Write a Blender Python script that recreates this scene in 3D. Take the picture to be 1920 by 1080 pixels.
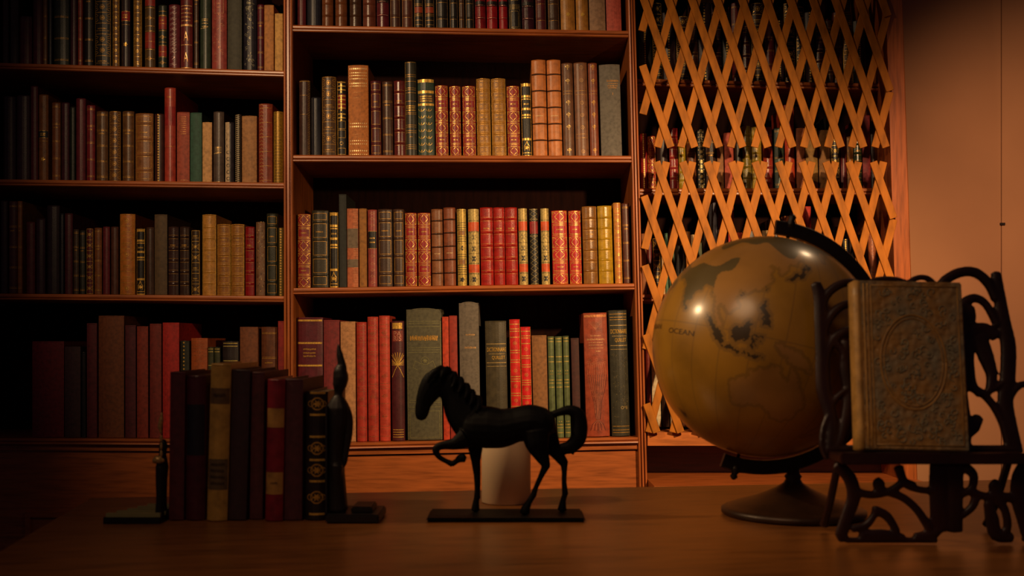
import bpy, bmesh, math, random
from mathutils import Vector, Matrix
for o in list(bpy.data.objects): bpy.data.objects.remove(o)
SC = bpy.context.scene
COL = SC.collection
PI = math.pi

# ------------------------------------------------------------ camera
EYE = .988                     # eye height; the table top is at 0.75
F = 2000.0                     # focal length in pixels of a 1920 wide frame
HOR = 640.0                    # picture row of the horizon
cd = bpy.data.cameras.new('camera'); cam = bpy.data.objects.new('camera', cd); COL.objects.link(cam)
cam.location = (0, 0, EYE); cam.rotation_euler = (PI/2, 0, 0)
cd.sensor_width = 36; cd.lens = 36*F/1920; cd.shift_y = (HOR-540)/1920
cd.clip_start = .05; cd.clip_end = 30
cd.dof.use_dof = True; cd.dof.focus_distance = 2.66; cd.dof.aperture_fstop = 7.0
SC.camera = cam
# ------------------------------------------------------------ world, lamps, exposure
w = bpy.data.worlds.new('world'); SC.world = w; w.use_nodes = True
w.node_tree.nodes['Background'].inputs[0].default_value = (.58, .36, .44, 1)
w.node_tree.nodes['Background'].inputs[1].default_value = .036
SC.view_settings.view_transform = 'Standard'; SC.view_settings.look = 'None'
SC.view_settings.gamma = 1; SC.view_settings.exposure = 0.0
SC.view_settings.use_curve_mapping = False
def spot(name, loc, target, power, col, size_deg, blend, radius):
    l = bpy.data.lights.new(name, 'SPOT'); l.energy = power; l.color = col
    l.spot_size = math.radians(size_deg); l.spot_blend = blend; l.shadow_soft_size = radius
    o = bpy.data.objects.new(name, l); COL.objects.link(o); o.location = loc
    o.rotation_euler = (Vector(target)-Vector(loc)).to_track_quat('-Z', 'Y').to_euler()
    return o
WARM = (1.0, .60, .30)
LC = (1, .66, .36)
spot('ceiling_spot_right', (.80, 1.30, 1.62), (.38, 2.66, .93), 120, (1, .64, .32), 72, 1.0, .03)
spot('ceiling_spot_left', (-.95, 1.05, 2.05), (-.27, 2.66, 1.42), 82, LC, 68, 1.0, .03)
spot('globe_spot', (-.87, 1.42, 1.67), (.22, 1.50, .92), 27, (1, .66, .34), 50, 1.0, .035)
spot('globe_back_spot', (.71, 1.745, 1.63), (.345, 1.465, 1.0), 2, LC, 34, 1.0, .03)
spot('wall_spot', (.86, 1.45, 1.75), (1.68, 2.98, 1.05), 78, (1, .58, .34), 68, 1.0, .05)
spot('table_fill_spot', (-.45, .35, 2.0), (.12, 1.25, .75), 23, (1, .62, .34), 58, 1.0, .30)  # added fill light, unseen, softly brightens the table things from the front

# ------------------------------------------------------------ helpers
def U(px, py, Y):              # place in the room, on the plane at depth Y, of a measured picture point
    return Vector(((px-960)/F*Y, Y, EYE-(py-HOR)/F*Y))
def lin(h):
    if not isinstance(h, str): return h
    c = [int(h[i:i+2], 16)/255 for i in (0, 2, 4)]
    return tuple((v/12.92 if v <= .04045 else ((v+.055)/1.055)**2.4) for v in c)
MATS = {}
def mat(kind, col='808080', rough=.5, col2=None, **k):
    key = (kind, col, rough, col2, tuple(sorted(k.items())))
    if key in MATS: return MATS[key]
    m = bpy.data.materials.new(kind); MATS[key] = m; m.use_nodes = True
    nt = m.node_tree; b = nt.nodes['Principled BSDF']; L = nt.links.new
    c = lin(col); b.inputs['Roughness'].default_value = rough; b.inputs['Specular IOR Level'].default_value = k.get('spec', .5)
    def N(t, **kw):
        n = nt.nodes.new(t)
        for a, v in kw.items():
            if a in n.inputs: n.inputs[a].default_value = v
            else: setattr(n, a, v)
        return n
    tc = N('ShaderNodeTexCoord'); src = tc.outputs['Object']
    def noise(scale, detail=4, vec=None, stretch=None):
        n = N('ShaderNodeTexNoise'); n.inputs['Scale'].default_value = scale; n.inputs['Detail'].default_value = detail
        v = vec or src
        if stretch:
            mp = N('ShaderNodeMapping'); mp.inputs['Scale'].default_value = stretch; L(v, mp.inputs[0]); v = mp.outputs[0]
        L(v, n.inputs['Vector']); return n.outputs['Fac']
    def ramp(f, stops):
        r = N('ShaderNodeValToRGB'); e = r.color_ramp.elements
        while len(e) < len(stops): e.new(.5)
        for i, (p, cc) in enumerate(stops): e[i].position = p; e[i].color = (*cc, 1)
        L(f, r.inputs[0]); return r.outputs[0]
    def bump(f, st, dist=.002):
        bn = N('ShaderNodeBump'); bn.inputs['Strength'].default_value = st; bn.inputs['Distance'].default_value = dist
        L(f, bn.inputs['Height']); L(bn.outputs[0], b.inputs['Normal'])
    sc = lambda f: tuple(min(1, v*f) for v in c)
    if kind in ('leather', 'cloth'):
        oi = N('ShaderNodeObjectInfo')
        add = N('ShaderNodeVectorMath', operation='ADD'); L(src, add.inputs[0]); L(oi.outputs['Location'], add.inputs[1])
        f = noise(75 if kind == 'leather' else 130, 6, add.outputs[0])
        wear = lin(col2) if col2 else tuple(v*1.25+.002 for v in c)
        L(ramp(f, [(.26, sc(.62)), (.5, c), (.74, wear)]), b.inputs['Base Color'])
        if kind == 'leather': bump(noise(420, 3, add.outputs[0]), .35, .0006)
        else:
            bump(noise(900, 2, add.outputs[0], (1, 1, 1)), .5, .0005)
    elif kind == 'gilt':
        b.inputs['Metallic'].default_value = .4
        f = noise(260, 4)
        L(ramp(f, [(.25, sc(.45)), (.6, c)]), b.inputs['Base Color'])
    elif kind == 'wood':
        st = k.get('stretch', (1, 1, 1))
        f = noise(9, 7, None, st); L(ramp(f, [(.25, sc(.55)), (.5, c), (.8, sc(1.35))]), b.inputs['Base Color'])
        bump(noise(22, 5, None, st), .12, .001)
    elif kind == 'paper':
        f = noise(60, 3, None, (k.get('sx', 12), 1, 1)); L(ramp(f, [(.3, sc(.6)), (.6, c)]), b.inputs['Base Color'])
    elif kind == 'plaster':
        f = noise(3, 5); L(ramp(f, [(.25, sc(.86)), (.75, sc(1.08))]), b.inputs['Base Color']); bump(noise(60, 4), .08, .001)
    elif kind == 'bronze':
        b.inputs['Metallic'].default_value = .3
        f = noise(40, 4); L(ramp(f, [(.3, sc(.6)), (.7, c)]), b.inputs['Base Color']); bump(noise(120, 3), .2, .001)
    elif kind == 'map':
        f = noise(14, 8); L(ramp(f, [(.25, sc(.68)), (.5, c), (.75, sc(1.2))]), b.inputs['Base Color'])
        b.inputs['Coat Weight'].default_value = .6; b.inputs['Coat Roughness'].default_value = .2
    elif kind == 'wax':
        b.inputs['Base Color'].default_value = (*c, 1); b.inputs['Subsurface Weight'].default_value = .2
        b.inputs['Subsurface Radius'].default_value = (.01, .005, .003)
    elif kind == 'embossed':
        vo = N('ShaderNodeTexVoronoi'); vo.inputs['Scale'].default_value = 150; vo.feature = 'SMOOTH_F1'
        f0 = noise(22, 5); L(src, vo.inputs['Vector'])
        L(ramp(f0, [(.42, c), (.66, lin(col2))]), b.inputs['Base Color'])
        bump(vo.outputs['Distance'], .9, .003)
    else:
        f = noise(25, 3); L(ramp(f, [(.3, sc(.8)), (.7, sc(1.1))]), b.inputs['Base Color'])
    return m

def link(name, me, m, parent=None, smooth=False):
    o = bpy.data.objects.new(name, me); COL.objects.link(o)
    for x in (m if isinstance(m, (list, tuple)) else [m]): me.materials.append(x)
    if smooth:
        for p in me.polygons: p.use_smooth = True
    if parent: o.parent = parent
    return o
def bmobj(name, bm, m, parent=None, smooth=False):
    bmesh.ops.recalc_face_normals(bm, faces=bm.faces)
    me = bpy.data.meshes.new(name); bm.to_mesh(me); bm.free()
    return link(name, me, m, parent, smooth)
def thing(name, label, cat, loc=(0, 0, 0), group=None):
    o = bpy.data.objects.new(name, None); COL.objects.link(o); o.location = loc
    o.empty_display_size = .02
    tag(o, label, cat, group); return o
def tag(o, label, cat, group=None):
    o['label'] = label; o['category'] = cat
    if group: o['group'] = group
    return o
def struct(o): o['kind'] = 'structure'; return o
def box(bm, x0, x1, y0, y1, z0, z1, mi=0):
    v = [bm.verts.new((x, y, z)) for x in (x0, x1) for y in (y0, y1) for z in (z0, z1)]
    for f in ((0, 1, 3, 2), (4, 6, 7, 5), (0, 4, 5, 1), (2, 3, 7, 6), (0, 2, 6, 4), (1, 5, 7, 3)):
        bm.faces.new([v[i] for i in f]).material_index = mi
def sweep(bm, A, B, prof, mode):
    """closed profile carried from A to B; mode 'h': profile is (depth, height), mode 'v': (across, depth)"""
    ra, rb = [], []
    for p in prof:
        d = Vector((0, p[0], p[1])) if mode == 'h' else Vector((p[0], p[1], 0))
        ra.append(bm.verts.new(A+d)); rb.append(bm.verts.new(B+d))
    n = len(prof)
    for i in range(n): bm.faces.new((ra[i], ra[(i+1) % n], rb[(i+1) % n], rb[i]))
    bm.faces.new(ra); bm.faces.new(rb[::-1])
def loft(bm, pts, rad, n=10, cap=True):
    """tapering limb through pts; rad is r or (r_inplane, r_depth)"""
    pts = [Vector(p) for p in pts]; rings = []
    nrm = None
    for i, p in enumerate(pts):
        t = (pts[min(i+1, len(pts)-1)]-pts[max(i-1, 0)]).normalized()
        bi = Vector((0, 1, 0)); bi = (bi-t*bi.dot(t))
        if bi.length < .1: bi = Vector((1, 0, 0))-t*t.x
        bi.normalize(); nr = t.cross(bi).normalized()
        if nrm is not None and nr.dot(nrm) < 0: pass
        nrm = nr
        r = rad[i]; ra, rb = r if isinstance(r, tuple) else (r, r)
        rings.append([bm.verts.new(p+nr*ra*math.cos(2*PI*j/n)+bi*rb*math.sin(2*PI*j/n)) for j in range(n)])
    for a, b in zip(rings, rings[1:]):
        for j in range(n): bm.faces.new((a[j], a[(j+1) % n], b[(j+1) % n], b[j]))
    if cap:
        for rg, s, p in ((rings[0], 1, pts[0]), (rings[-1], -1, pts[-1])):
            q = pts[1]-pts[0] if s == 1 else pts[-2]-pts[-1]
            r = rad[0] if s == 1 else rad[-1]; r = min(r) if isinstance(r, tuple) else r
            c = bm.verts.new(p-q.normalized()*r*.6)
            for j in range(n): bm.faces.new((rg[j], rg[(j+1) % n], c))
def spline(pts, rad, k=5):
    """catmull-rom through pts and radii"""
    P = [Vector(p) for p in pts]; R = [r if isinstance(r, tuple) else (r, r) for r in rad]
    op, orr = [], []
    for i in range(len(P)-1):
        p0, p1, p2, p3 = P[max(i-1, 0)], P[i], P[i+1], P[min(i+2, len(P)-1)]
        for j in range(k):
            t = j/k
            op.append(.5*((2*p1)+(p2-p0)*t+(2*p0-5*p1+4*p2-p3)*t*t+(3*p1-p0-3*p2+p3)*t**3))
            orr.append(tuple(R[i][a]*(1-t)+R[i+1][a]*t for a in (0, 1)))
    op.append(P[-1]); orr.append(R[-1]); return op, orr
def tube(bm, pts, rad, n=10, k=4): loft(bm, *spline(pts, rad, k), n=n)
def lathe(bm, prof, c=(0, 0, 0), n=48):
    rings = []
    for r, z in prof:
        rings.append([bm.verts.new((c[0]+r*math.cos(2*PI*j/n), c[1]+r*math.sin(2*PI*j/n), c[2]+z)) for j in range(n)])
    for a, b in zip(rings, rings[1:]):
        for j in range(n): bm.faces.new((a[j], a[(j+1) % n], b[(j+1) % n], b[j]))
    bm.faces.new(rings[0]); bm.faces.new(rings[-1][::-1])
def fuse(o, voxel, sm=2):
    r = o.modifiers.new('fuse', 'REMESH'); r.mode = 'VOXEL'; r.voxel_size = voxel; r.use_smooth_shade = True
    if sm:
        s = o.modifiers.new('soften', 'SMOOTH'); s.iterations = sm; s.factor = .5
    return o
TXT = {}
def text_tris(s):
    if s in TXT: return TXT[s]
    c = bpy.data.curves.new('t', 'FONT'); c.body = s; c.resolution_u = 3
    o = bpy.data.objects.new('t', c); COL.objects.link(o)
    dg = bpy.context.evaluated_depsgraph_get(); me = o.evaluated_get(dg).to_mesh()
    vs = [(v.co.x, v.co.y) for v in me.vertices]; fs = [tuple(p.vertices) for p in me.polygons]
    x0 = min(v[0] for v in vs); x1 = max(v[0] for v in vs); y0 = min(v[1] for v in vs); y1 = max(v[1] for v in vs)
    vs = [((x-x0)/(x1-x0), (y-y0)/(y1-y0)) for x, y in vs]
    bpy.data.objects.remove(o); bpy.data.curves.remove(c)
    TXT[s] = (vs, fs); return TXT[s]
for s in ('DICTIONNAIRE', 'QUILLET', 'O*E', 'A', '2', 'PARIS', 'LEXIQUE', 'INDIAN', 'OCEAN', 'VIRGILE', 'LEONARD', 'TOME', 'IV'): 
    pass

# ------------------------------------------------------------ books
GOLD = 'e6b450'; OLDGOLD = 'c8943c'; PALE = 'd9b987'
class Spine:
    def __init__(s, w, h, b, bands, hb=.0012):
        s.w, s.h, s.b, s.bands, s.hb = w, h, b, bands, hb
        s.V, s.Fc, s.mats = [], [], []
    def at(s, u, z, e=0.0):           # u -1..1 across, z in metres up the spine
        y = s.b*u*u
        for zb in s.bands:
            d = abs(z-zb)/.0028
            if d < 1: y -= s.hb*(1-d*d)*(1-u**4)
        if z > s.h-.003: y -= .0006*(1-u*u)
        return Vector((u*s.w/2, y-e, z))
    def mi(s, m):
        if m not in s.mats: s.mats.append(m)
        return s.mats.index(m)
    def quad(s, P, m, e=.00035):
        n = len(s.V); s.V += [s.at(u, z, e) for u, z in P]; s.Fc.append((tuple(range(n, n+len(P))), s.mi(m)))
    def rect(s, u0, u1, z0, z1, m, e=.0003):
        n = max(1, int(abs(u1-u0)*4)); zs = [z0]+sorted(z for zb in s.bands for z in (zb-.0028, zb, zb+.0028) if z0 < z < z1)+[z1]
        for i in range(n):
            a, b = u0+(u1-u0)*i/n, u0+(u1-u0)*(i+1)/n
            for c, d in zip(zs, zs[1:]): s.quad([(a, c), (b, c), (b, d), (a, d)], m, e)
    def line(s, p, q, wd, m, e=.0005):  # p, q = (u, z), wd in metres
        if min(p[1], q[1]) < .0008 or max(p[1], q[1]) > s.h-.0008: p = (p[0], min(max(p[1], .0008), s.h-.0008)); q = (q[0], min(max(q[1], .0008), s.h-.0008))
        if p == q: return
        dx = (q[0]-p[0])*s.w/2; dz = q[1]-p[1]; L = math.hypot(dx, dz) or 1e-6
        nx, nz = -dz/L*wd/2/(s.w/2), dx/L*wd/2
        n = max(1, int(L/(s.w/5)))
        for i in range(n):
            a, b = i/n, (i+1)/n
            A = (p[0]+(q[0]-p[0])*a, p[1]+dz*a); B = (p[0]+(q[0]-p[0])*b, p[1]+dz*b)
            s.quad([(A[0]+nx, A[1]+nz), (A[0]-nx, A[1]-nz), (B[0]-nx, B[1]-nz), (B[0]+nx, B[1]+nz)], m, e)
    def path(s, pts, wd, m, e=.0005):
        for a, b in zip(pts, pts[1:]): s.line(a, b, wd, m, e)
    def frame(s, u0, u1, z0, z1, wd, m):
        s.path([(u0, z0), (u1, z0), (u1, z1), (u0, z1), (u0, z0)], wd, m)
    def ring(s, u, z, r, wd, m, n=10, a0=0, a1=2*PI):
        s.path([(u+r*math.cos(a0+(a1-a0)*i/n)/(s.w/2), z+r*math.sin(a0+(a1-a0)*i/n)) for i in range(n+1)], wd, m)
    def star(s, u, z, r, m, k=8, r2=.45, e=.0006):
        pts = []
        for i in range(2*k):
            rr = r if i % 2 == 0 else r*r2; a = PI*i/k
            pts.append((u+rr*math.cos(a)/(s.w/2), z+rr*math.sin(a)))
        for i in range(2*k): s.quad([(u, z), pts[i], pts[(i+1) % (2*k)]], m, e)
    def text(s, t, u0, u1, z0, z1, m, e=.0006):
        vs, fs = text_tris(t); n = len(s.V)
        s.V += [s.at(u0+(u1-u0)*x, z0+(z1-z0)*y, e) for x, y in vs]
        for f in fs: s.Fc.append((tuple(n+i for i in f), s.mi(m)))
    def marks(s, u0, u1, z, hgt, m, rnd):  # worn, unreadable line of title lettering
        u = u0
        while u < u1-.04:
            wd = rnd.uniform(.05, .11)
            s.rect(u, min(u+wd*.55, u1), z-hgt/2*rnd.uniform(.5, 1), z+hgt/2*rnd.uniform(.5, 1), m, .0005); u += wd
    def build(s, parent, name):
        if not s.V: return None
        me = bpy.data.meshes.new(name); me.from_pydata([tuple(v) for v in s.V], [], [f for f, _ in s.Fc])
        for i, (_, k) in enumerate(s.Fc): me.polygons[i].material_index = k
        return link(name, me, s.mats, parent)

def g(): return mat('gilt', GOLD, .33)
def og(): return mat('gilt', OLDGOLD, .42)
def ink(c): return mat('leather', c, .45)
LW = .00095
def d_plain(S, L, r): pass
def d_lines(S, L, r, n=5):
    for i in range(n):
        z = S.h*(.06+.88*i/(n-1)); S.line((-.92, z), (.92, z), LW, og())
        S.line((-.92, z+.0028), (.92, z+.0028), LW*.7, og())
    S.marks(-.5, .5, S.h*.68, .004, og(), r)
def d_raised(S, L, r): # gilt touches beside the raised bands
    for zb in S.bands:
        S.line((-.9, zb-.0045), (.9, zb-.0045), LW*.6, og()); S.line((-.9, zb+.0045), (.9, zb+.0045), LW*.6, og())
    S.marks(-.5, .5, S.h*.73, .004, og(), r)
def d_dark(S, L, r):   # dark raised cords
    for zb in S.bands: S.rect(-1, 1, zb-.002, zb+.001, ink('2a1208'))
    S.marks(-.55, .55, S.h*.42, .003, mat('gilt', PALE, .5), r)
def d_diamond(S, L, r):
    h = S.h; G = g(); cuts = [(1.0, .83, 'd'), (.83, .655, 't'), (.655, .485, 'd'), (.485, .315, 'd'), (.315, .155, 't'), (.155, .0, 'd')]
    for a, b, k in cuts:
        z1, z0 = a*h-.0022, b*h+.0022
        S.line((-.93, z1), (.93, z1), LW, G); S.line((-.93, z0), (.93, z0), LW, G)
        if k == 'd':
            zc = (z0+z1)/2; q = .62
            S.path([(-q, zc), (0, z1-.0015), (q, zc), (0, z0+.0015), (-q, zc)], LW*1.15, G)
            for su in (-1, 1):
                for z in (z1, z0):
                    sg = 1 if z == z0 else -1
                    S.line((su*.9, z), (su*.45, z+sg*(z1-z0)*.22), LW, G)
                    S.line((su*.9, z+sg*.001), (su*.78, z+sg*(z1-z0)*.33), LW, G)
                S.line((su*.94, z0), (su*.94, z1), LW*.8, G)
        else:
            S.frame(-.85, .85, z0+.0035, z1-.0035, LW*1.1, G)
            S.marks(-.4, .4, zc if 0 else (z0+z1)/2, .0035, G, r)
def d_ornate(S, L, r, G=None, dens=1.0):
    G = G or g(); h = S.h; n = max(3, int(h/.026))
    for i in range(n+1):
        z = .002+(h-.004)*i/n; S.line((-.93, z), (.93, z), LW, G)
        if i < n:
            zc = z+(h-.004)/n/2; rr = min((h/n)*.36, S.w*.33)
            if r.random() < .25: S.marks(-.55, .55, zc, .0035, G, r); S.line((-.8, zc-.005), (.8, zc-.005), LW*.8, G)
            else:
                S.ring(0, zc, rr*.55, LW, G, 8); S.star(0, zc, rr*.4, G, 4)
                for su in (-1, 1):
                    for sz in (-1, 1):
                        S.line((su*.85, zc+sz*rr), (su*.5, zc+sz*rr*.5), LW, G)
                        S.line((su*.85, zc+sz*rr*.3), (su*.6, zc+sz*rr*.25), LW, G)
    for su in (-.93, .93): S.line((su, .002), (su, h-.002), LW*.8, G)
def d_oldornate(S, L, r): d_ornate(S, L, r, og())
def d_gilt(S, L, r):    # richly gilt brown leather, compartment by compartment
    h = S.h; G = og(); n = 7
    for i in range(n+1):
        z = .003+(h-.006)*i/n
        S.line((-.95, z), (.95, z), LW, G); S.line((-.9, z-.0035), (.9, z-.0035), LW*.7, G); S.line((-.9, z+.0035), (.9, z+.0035), LW*.7, G)
        if i < n:
            zc = z+h/n/2; S.frame(-.8, .8, zc-h/n*.3, zc+h/n*.3, LW*.7, G)
            if i in (5, 3): S.marks(-.6, .6, zc, .004, G, r)
            else: S.ring(-.3, zc, .0025, LW*.8, G, 6); S.ring(.3, zc, .0025, LW*.8, G, 6)
    for su in (-.96, .96): S.line((su, 0), (su, h), LW*1.2, g())
def d_frame(S, L, r):
    h = S.h; G = og(); z = sorted([0.003]+S.bands+[h-.003])
    for a, b in zip(z, z[1:]):
        S.frame(-.8, .8, a+.005, b-.005, LW, G)
    S.marks(-.45, .45, h*.72, .004, G, r)
def d_dots(S, L, r):
    h = S.h; G = mat('gilt', 'ffe0a0', .4)
    for f in (.96, .915, .885, .85, .80, .77, .36, .325, .17, .135, .06, .02):
        big = f in (.96, .80, .325, .06)
        for i in range(9):
            u = -.8+1.6*i/8; z = h*f; q = .0024 if big else .0014
            S.quad([(u-.07, z), (u, z-q), (u+.07, z), (u, z+q)], G)
    for f in (.70, .64, .24, .21): S.marks(-.5, .5, h*f, .002, mat('gilt', 'b07a40', .5), r)
def d_scallop(S, L, r):
    h = S.h; G = g()
    for a, b in ((.955, .995), (.815, .85), (.655, .685), (.0, .012)): S.rect(-.97, .97, h*a, h*b, G)
    S.rect(-.97, .97, h*.70, h*.80, ink('3a2210')); 
    for f in (.775, .745, .715): S.marks(-.75, .75, h*f, .004, G, r)
    for i in range(7):
        z = h*(.62-.088*i)
        for u in (-.55, .35):
            S.ring(u, z, .0075, LW, G, 7, PI*1.05, PI*1.95)
            S.line((u, z-.0075), (u, z-.0012), LW*1.5, G); S.line((u-.08, z-.004), (u+.08, z-.004), LW, G)
def d_fleur(S, L, r):
    h = S.h; G = mat('gilt', 'e8c070', .35) if L != 'dim' else og()
    for f in (.95, .80, .57, .44, .31, .06):
        z = h*f
        S.line((.05, z-.006), (.05, z+.006), LW*1.4, G); S.line((-.25, z+.001), (.35, z+.001), LW*1.4, G)
        S.ring(-.1, z+.002, .0028, LW, G, 6, PI*.2, PI*1.1); S.ring(.2, z+.002, .0028, LW, G, 6, -.1, PI*.8)
        S.star(.05, z+.006, .002, G, 4)
    for f in (.70, .67): S.line((-.85, h*f), (.85, h*f), LW*.7, og())
def d_medal(S, L, r):
    h = S.h; G = mat('gilt', 'b98a55', .45)
    for f in (.945, .81, .57, .44, .31, .055):
        S.ring(.1, h*f, .0042, LW*1.1, G, 12); S.star(.1, h*f, .0018, G, 4)
    for f in (.70, .66, .24, .2): S.line((-.85, h*f), (.85, h*f), LW*.6, og())
def d_urn(S, L, r):     # black, gilt bars and an urn at the foot
    h = S.h; G = g()
    for a, b in ((.95, .99), (.80, .83), (.77, .785), (.63, .66), (.55, .575), (.52, .535), (.22, .25), (.0, .02), (.045, .055)): S.rect(-.92, .92, h*a, h*b, G)
    S.marks(-.6, .6, h*.71, .005, G, r)
    S.path([(-.45, h*.08), (-.55, h*.14), (-.2, h*.17), (0, h*.21), (.2, h*.17), (.55, h*.14), (.45, h*.08)], LW*1.5, G)
    S.star(0, h*.12, .0055, G, 5, .7)
    S.line((-.95, 0), (-.95, h), LW, G); S.line((.95, 0), (.95, h), LW, G)
def d_sections(S, L, r):
    h = S.h; G = g()
    for i, f in enumerate((.97, .92, .87, .79, .74, .68, .63, .55, .5)): S.rect(-.9, .9, h*f, h*f+.003, G); S.star(0, h*f-.004, .003, G, 6)
    S.rect(-.95, .95, h*.62, h*.82, ink('7a1c18'), .0002)
    for a, b in ((.37, .46), (.25, .34), (.03, .1)): S.rect(-.75, .75, h*a, h*b, ink('100c0a')); S.frame(-.85, .85, h*a-.001, h*b+.001, LW, G)
    S.ring(0, h*.17, .004, LW, G, 8); S.line((-.9, 0), (-.9, h), LW, G)
def d_label(S, L, r, c='100e0c', f0=.5, f1=.72):
    h = S.h; S.rect(-.96, .96, h*f0, h*f1, ink(c)); G = g()
    for f in (.35, .6): S.marks(-.6, .6, h*(f0+(f1-f0)*f), .004, G, r)
    S.line((-.96, h*f1), (.96, h*f1), LW, G); S.line((-.96, h*f0), (.96, h*f0), LW, G)
def d_blacklabel(S, L, r):
    d_label(S, L, r); G = mat('gilt', 'c08060', .45); h = S.h
    for f in (.95, .88, .80, .40, .30, .22, .14, .06): S.ring(0, h*f, .0032, LW, G, 7); S.star(.5, h*f, .0018, G, 4); S.star(-.5, h*f, .0018, G, 4)
def d_redlabel(S, L, r): d_label(S, L, r, '8a1c1c', .5, .6); d_bot(S)
def d_darklabel(S, L, r): d_label(S, L, r, '1c2024', .5, .58); d_bot(S)
def d_bot(S):
    S.star(.05, S.h*.25, .006, g(), 5, .6); S.line((-.9, S.h*.46), (.9, S.h*.46), LW, og())
def d_stars(S, L, r):
    h = S.h; G = mat('gilt', 'b8a060', .5); K = ink('120e0c'); O = ink('c04a18')
    S.rect(-.97, .97, 0, h, G, .0002)
    for f in (.91, .63, .48, .35, .08): S.star(0, h*f, min(.0088, S.w*.42), K, 6, .55)
    for a, b in ((.71, .83), (.17, .275)): S.rect(-.97, .97, h*a, h*b, O, .0007)
    for f in (.845, .7, .29, .155):
        for i in range(6): S.quad([(-.8+i*.3, h*f-.001), (-.65+i*.3, h*f-.001), (-.65+i*.3, h*f+.0015), (-.8+i*.3, h*f+.0015)], K, .0007)
    for f in (.555, .42): S.line((-.95, h*f), (.95, h*f), LW, K, .0007)
def d_blackgold(S, L, r):
    h = S.h; G = mat('gilt', 'b89a48', .45); K = ink('141008')
    S.rect(-.95, .95, 0, h, G, .0002)
    for f in (.89, .49, .08): S.star(0, h*f, min(.0072, S.w*.4), K, 5, .6)
    for f in (.98, .82, .79, .76, .73, .64, .61, .58, .41, .38, .35, .27, .24, .21, .18, .15): S.rect(-.9, .9, h*f-.0006, h*f+.0006, K, .0007)
    for a, b in ((.66, .72), (.28, .34)): S.rect(-.7, .7, h*a, h*b, ink('8a5a20'), .0007)
def d_lattice(S, L, r):
    h = S.h; G = mat('gilt', 'a08c58', .45)
    n = 14
    for i in range(n):
        z = h*i/n; z2 = h*(i+1)/n
        S.line((-.9, z), (.9, z2), LW*.8, G); S.line((.9, z), (-.9, z2), LW*.8, G)
    for f in (0.01, .64, .86, .99): S.line((-.95, h*f), (.95, h*f), LW*1.4, G)
    S.rect(-.95, .95, h*.67, h*.83, ink('8a1a1a'), .0007); S.marks(-.5, .5, h*.75, .004, g(), r)
def d_stripes(S, L, r):
    h = S.h; P = mat('cloth', 'd49a70', .7); K = mat('cloth', '6a5a48', .7)
    n = 46
    for i in range(n): S.line((.15, h*(i+.5)/n), (.97, h*(i+.5)/n), LW*.8, P)
    for a, b in ((.5, .745), (.255, .355)): S.rect(-.97, .97, h*a, h*b, K, .0006)
def d_hatch(S, L, r):
    h = S.h; G = g(); n = 44
    for i in range(n):
        z = h*(i+.3)/n; S.line((.62, z+.0022), (.98, z), LW*.7, G)
    S.line((-.9, h*.985), (.9, h*.985), LW*1.3, G)
    for f in (.8, .55): S.line((-.8, h*f), (.6, h*f), LW*.6, og())
def d_bars(S, L, r):
    h = S.h; G = g()
    for f in (.975, .795, .615, .43, .25, .03): S.rect(-.95, .95, h*f-.0022, h*f+.0022, G)
    for f in (.745, .715, .69): S.marks(-.5, .5, h*f, .005, og(), r)
def d_fan(S, L, r):
    h = S.h; G = g(); S.rect(-.8, .75, h*.935, h*.985, G)
    S.rect(-.8, .8, h*.83, h*.92, ink('7a2a1c'), .0002)
    for k_, f in enumerate((.895, .855)): S.text(('PA', 'RIS')[k_], -.6, .6, h*f-.006, h*f+.006, mat('gilt', 'c88a70', .4))
    zc = h*.63
    for i in range(15):
        a = PI*(.02+.96*i/14); rr = .030 if 3 < i < 11 else .02
        u1 = max(-.95, min(.95, rr*math.cos(a)/(S.w/2))); S.line((.0, zc), (u1, zc+rr*math.sin(a)*1.1), LW*1.5, G)
    for su in (-1, 1): S.path([(0, zc), (su*.45, zc-.012), (su*.9, zc-.03)], LW*1.6, G)
    for f in (.09, .07, .05, .03): S.rect(-.85, .85, h*f, h*f+.0018, G)
def d_arch(S, L, r):   # large olive green encyclopedia with blind and gilt lines
    h = S.h; G = mat('gilt', '8a8455', .45)
    for f in (.90, .885, .86, .70, .683, .665, .30, .285, .25): S.line((-.9, h*f), (.9, h*f), LW, G)
    for f in (.78, .765): S.marks(-.8, .8, h*f, .009, og(), r)
    S.ring(.05, h*.6, .010, LW, G, 10); S.star(.05, h*.6, .007, G, 6)
    for su in (-1, 1): S.path([(.05+su*.1, h*.57), (su*.5, h*.60), (su*.65, h*.55), (su*.35, h*.53)], LW, G)
    S.frame(-.85, .85, h*.02, h*.22, LW, G)
    S.line((-.95, 0), (-.95, h*.9), LW, G); S.line((.95, 0), (.95, h*.9), LW, G)
def d_quillet(S, L, r):
    h = S.h; G = mat('gilt', 'c0a060', .4)
    T = .70 if L == 'a' else .775
    S.line((-.9, h*(T+.105)), (.95, h*(T+.105)), LW*1.6, G); S.line((-.9, h*(T-.055)), (.95, h*(T-.055)), LW*1.6, G)
    S.text('DICTIONNAIRE', -.85, .93, h*(T+.04), h*(T+.075), g()); S.marks(-.7, .9, h*(T+.02), .003, G, r)
    S.text('QUILLET', -.4, .85, h*(T-.03), h*(T+.004), g())
    S.line((-.9, h*(T-.085)), (.95, h*(T-.085)), LW, G)
    if L != 'a':
        S.text('O*E', .05, .8, h*.215, h*.24, G)
        for f in (.97, .945, .925, .08, .05, .03): S.line((-.9, h*f), (.95, h*f), LW*1.3, og())
        for i in range(60):
            u, z = r.uniform(-.85, .85), h*r.uniform(.12, .66); S.line((u, z), (u+r.uniform(-.15, .15), z+r.uniform(-.005, .005)), LW*.7, mat('leather', '6a5c38', .5))
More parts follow.
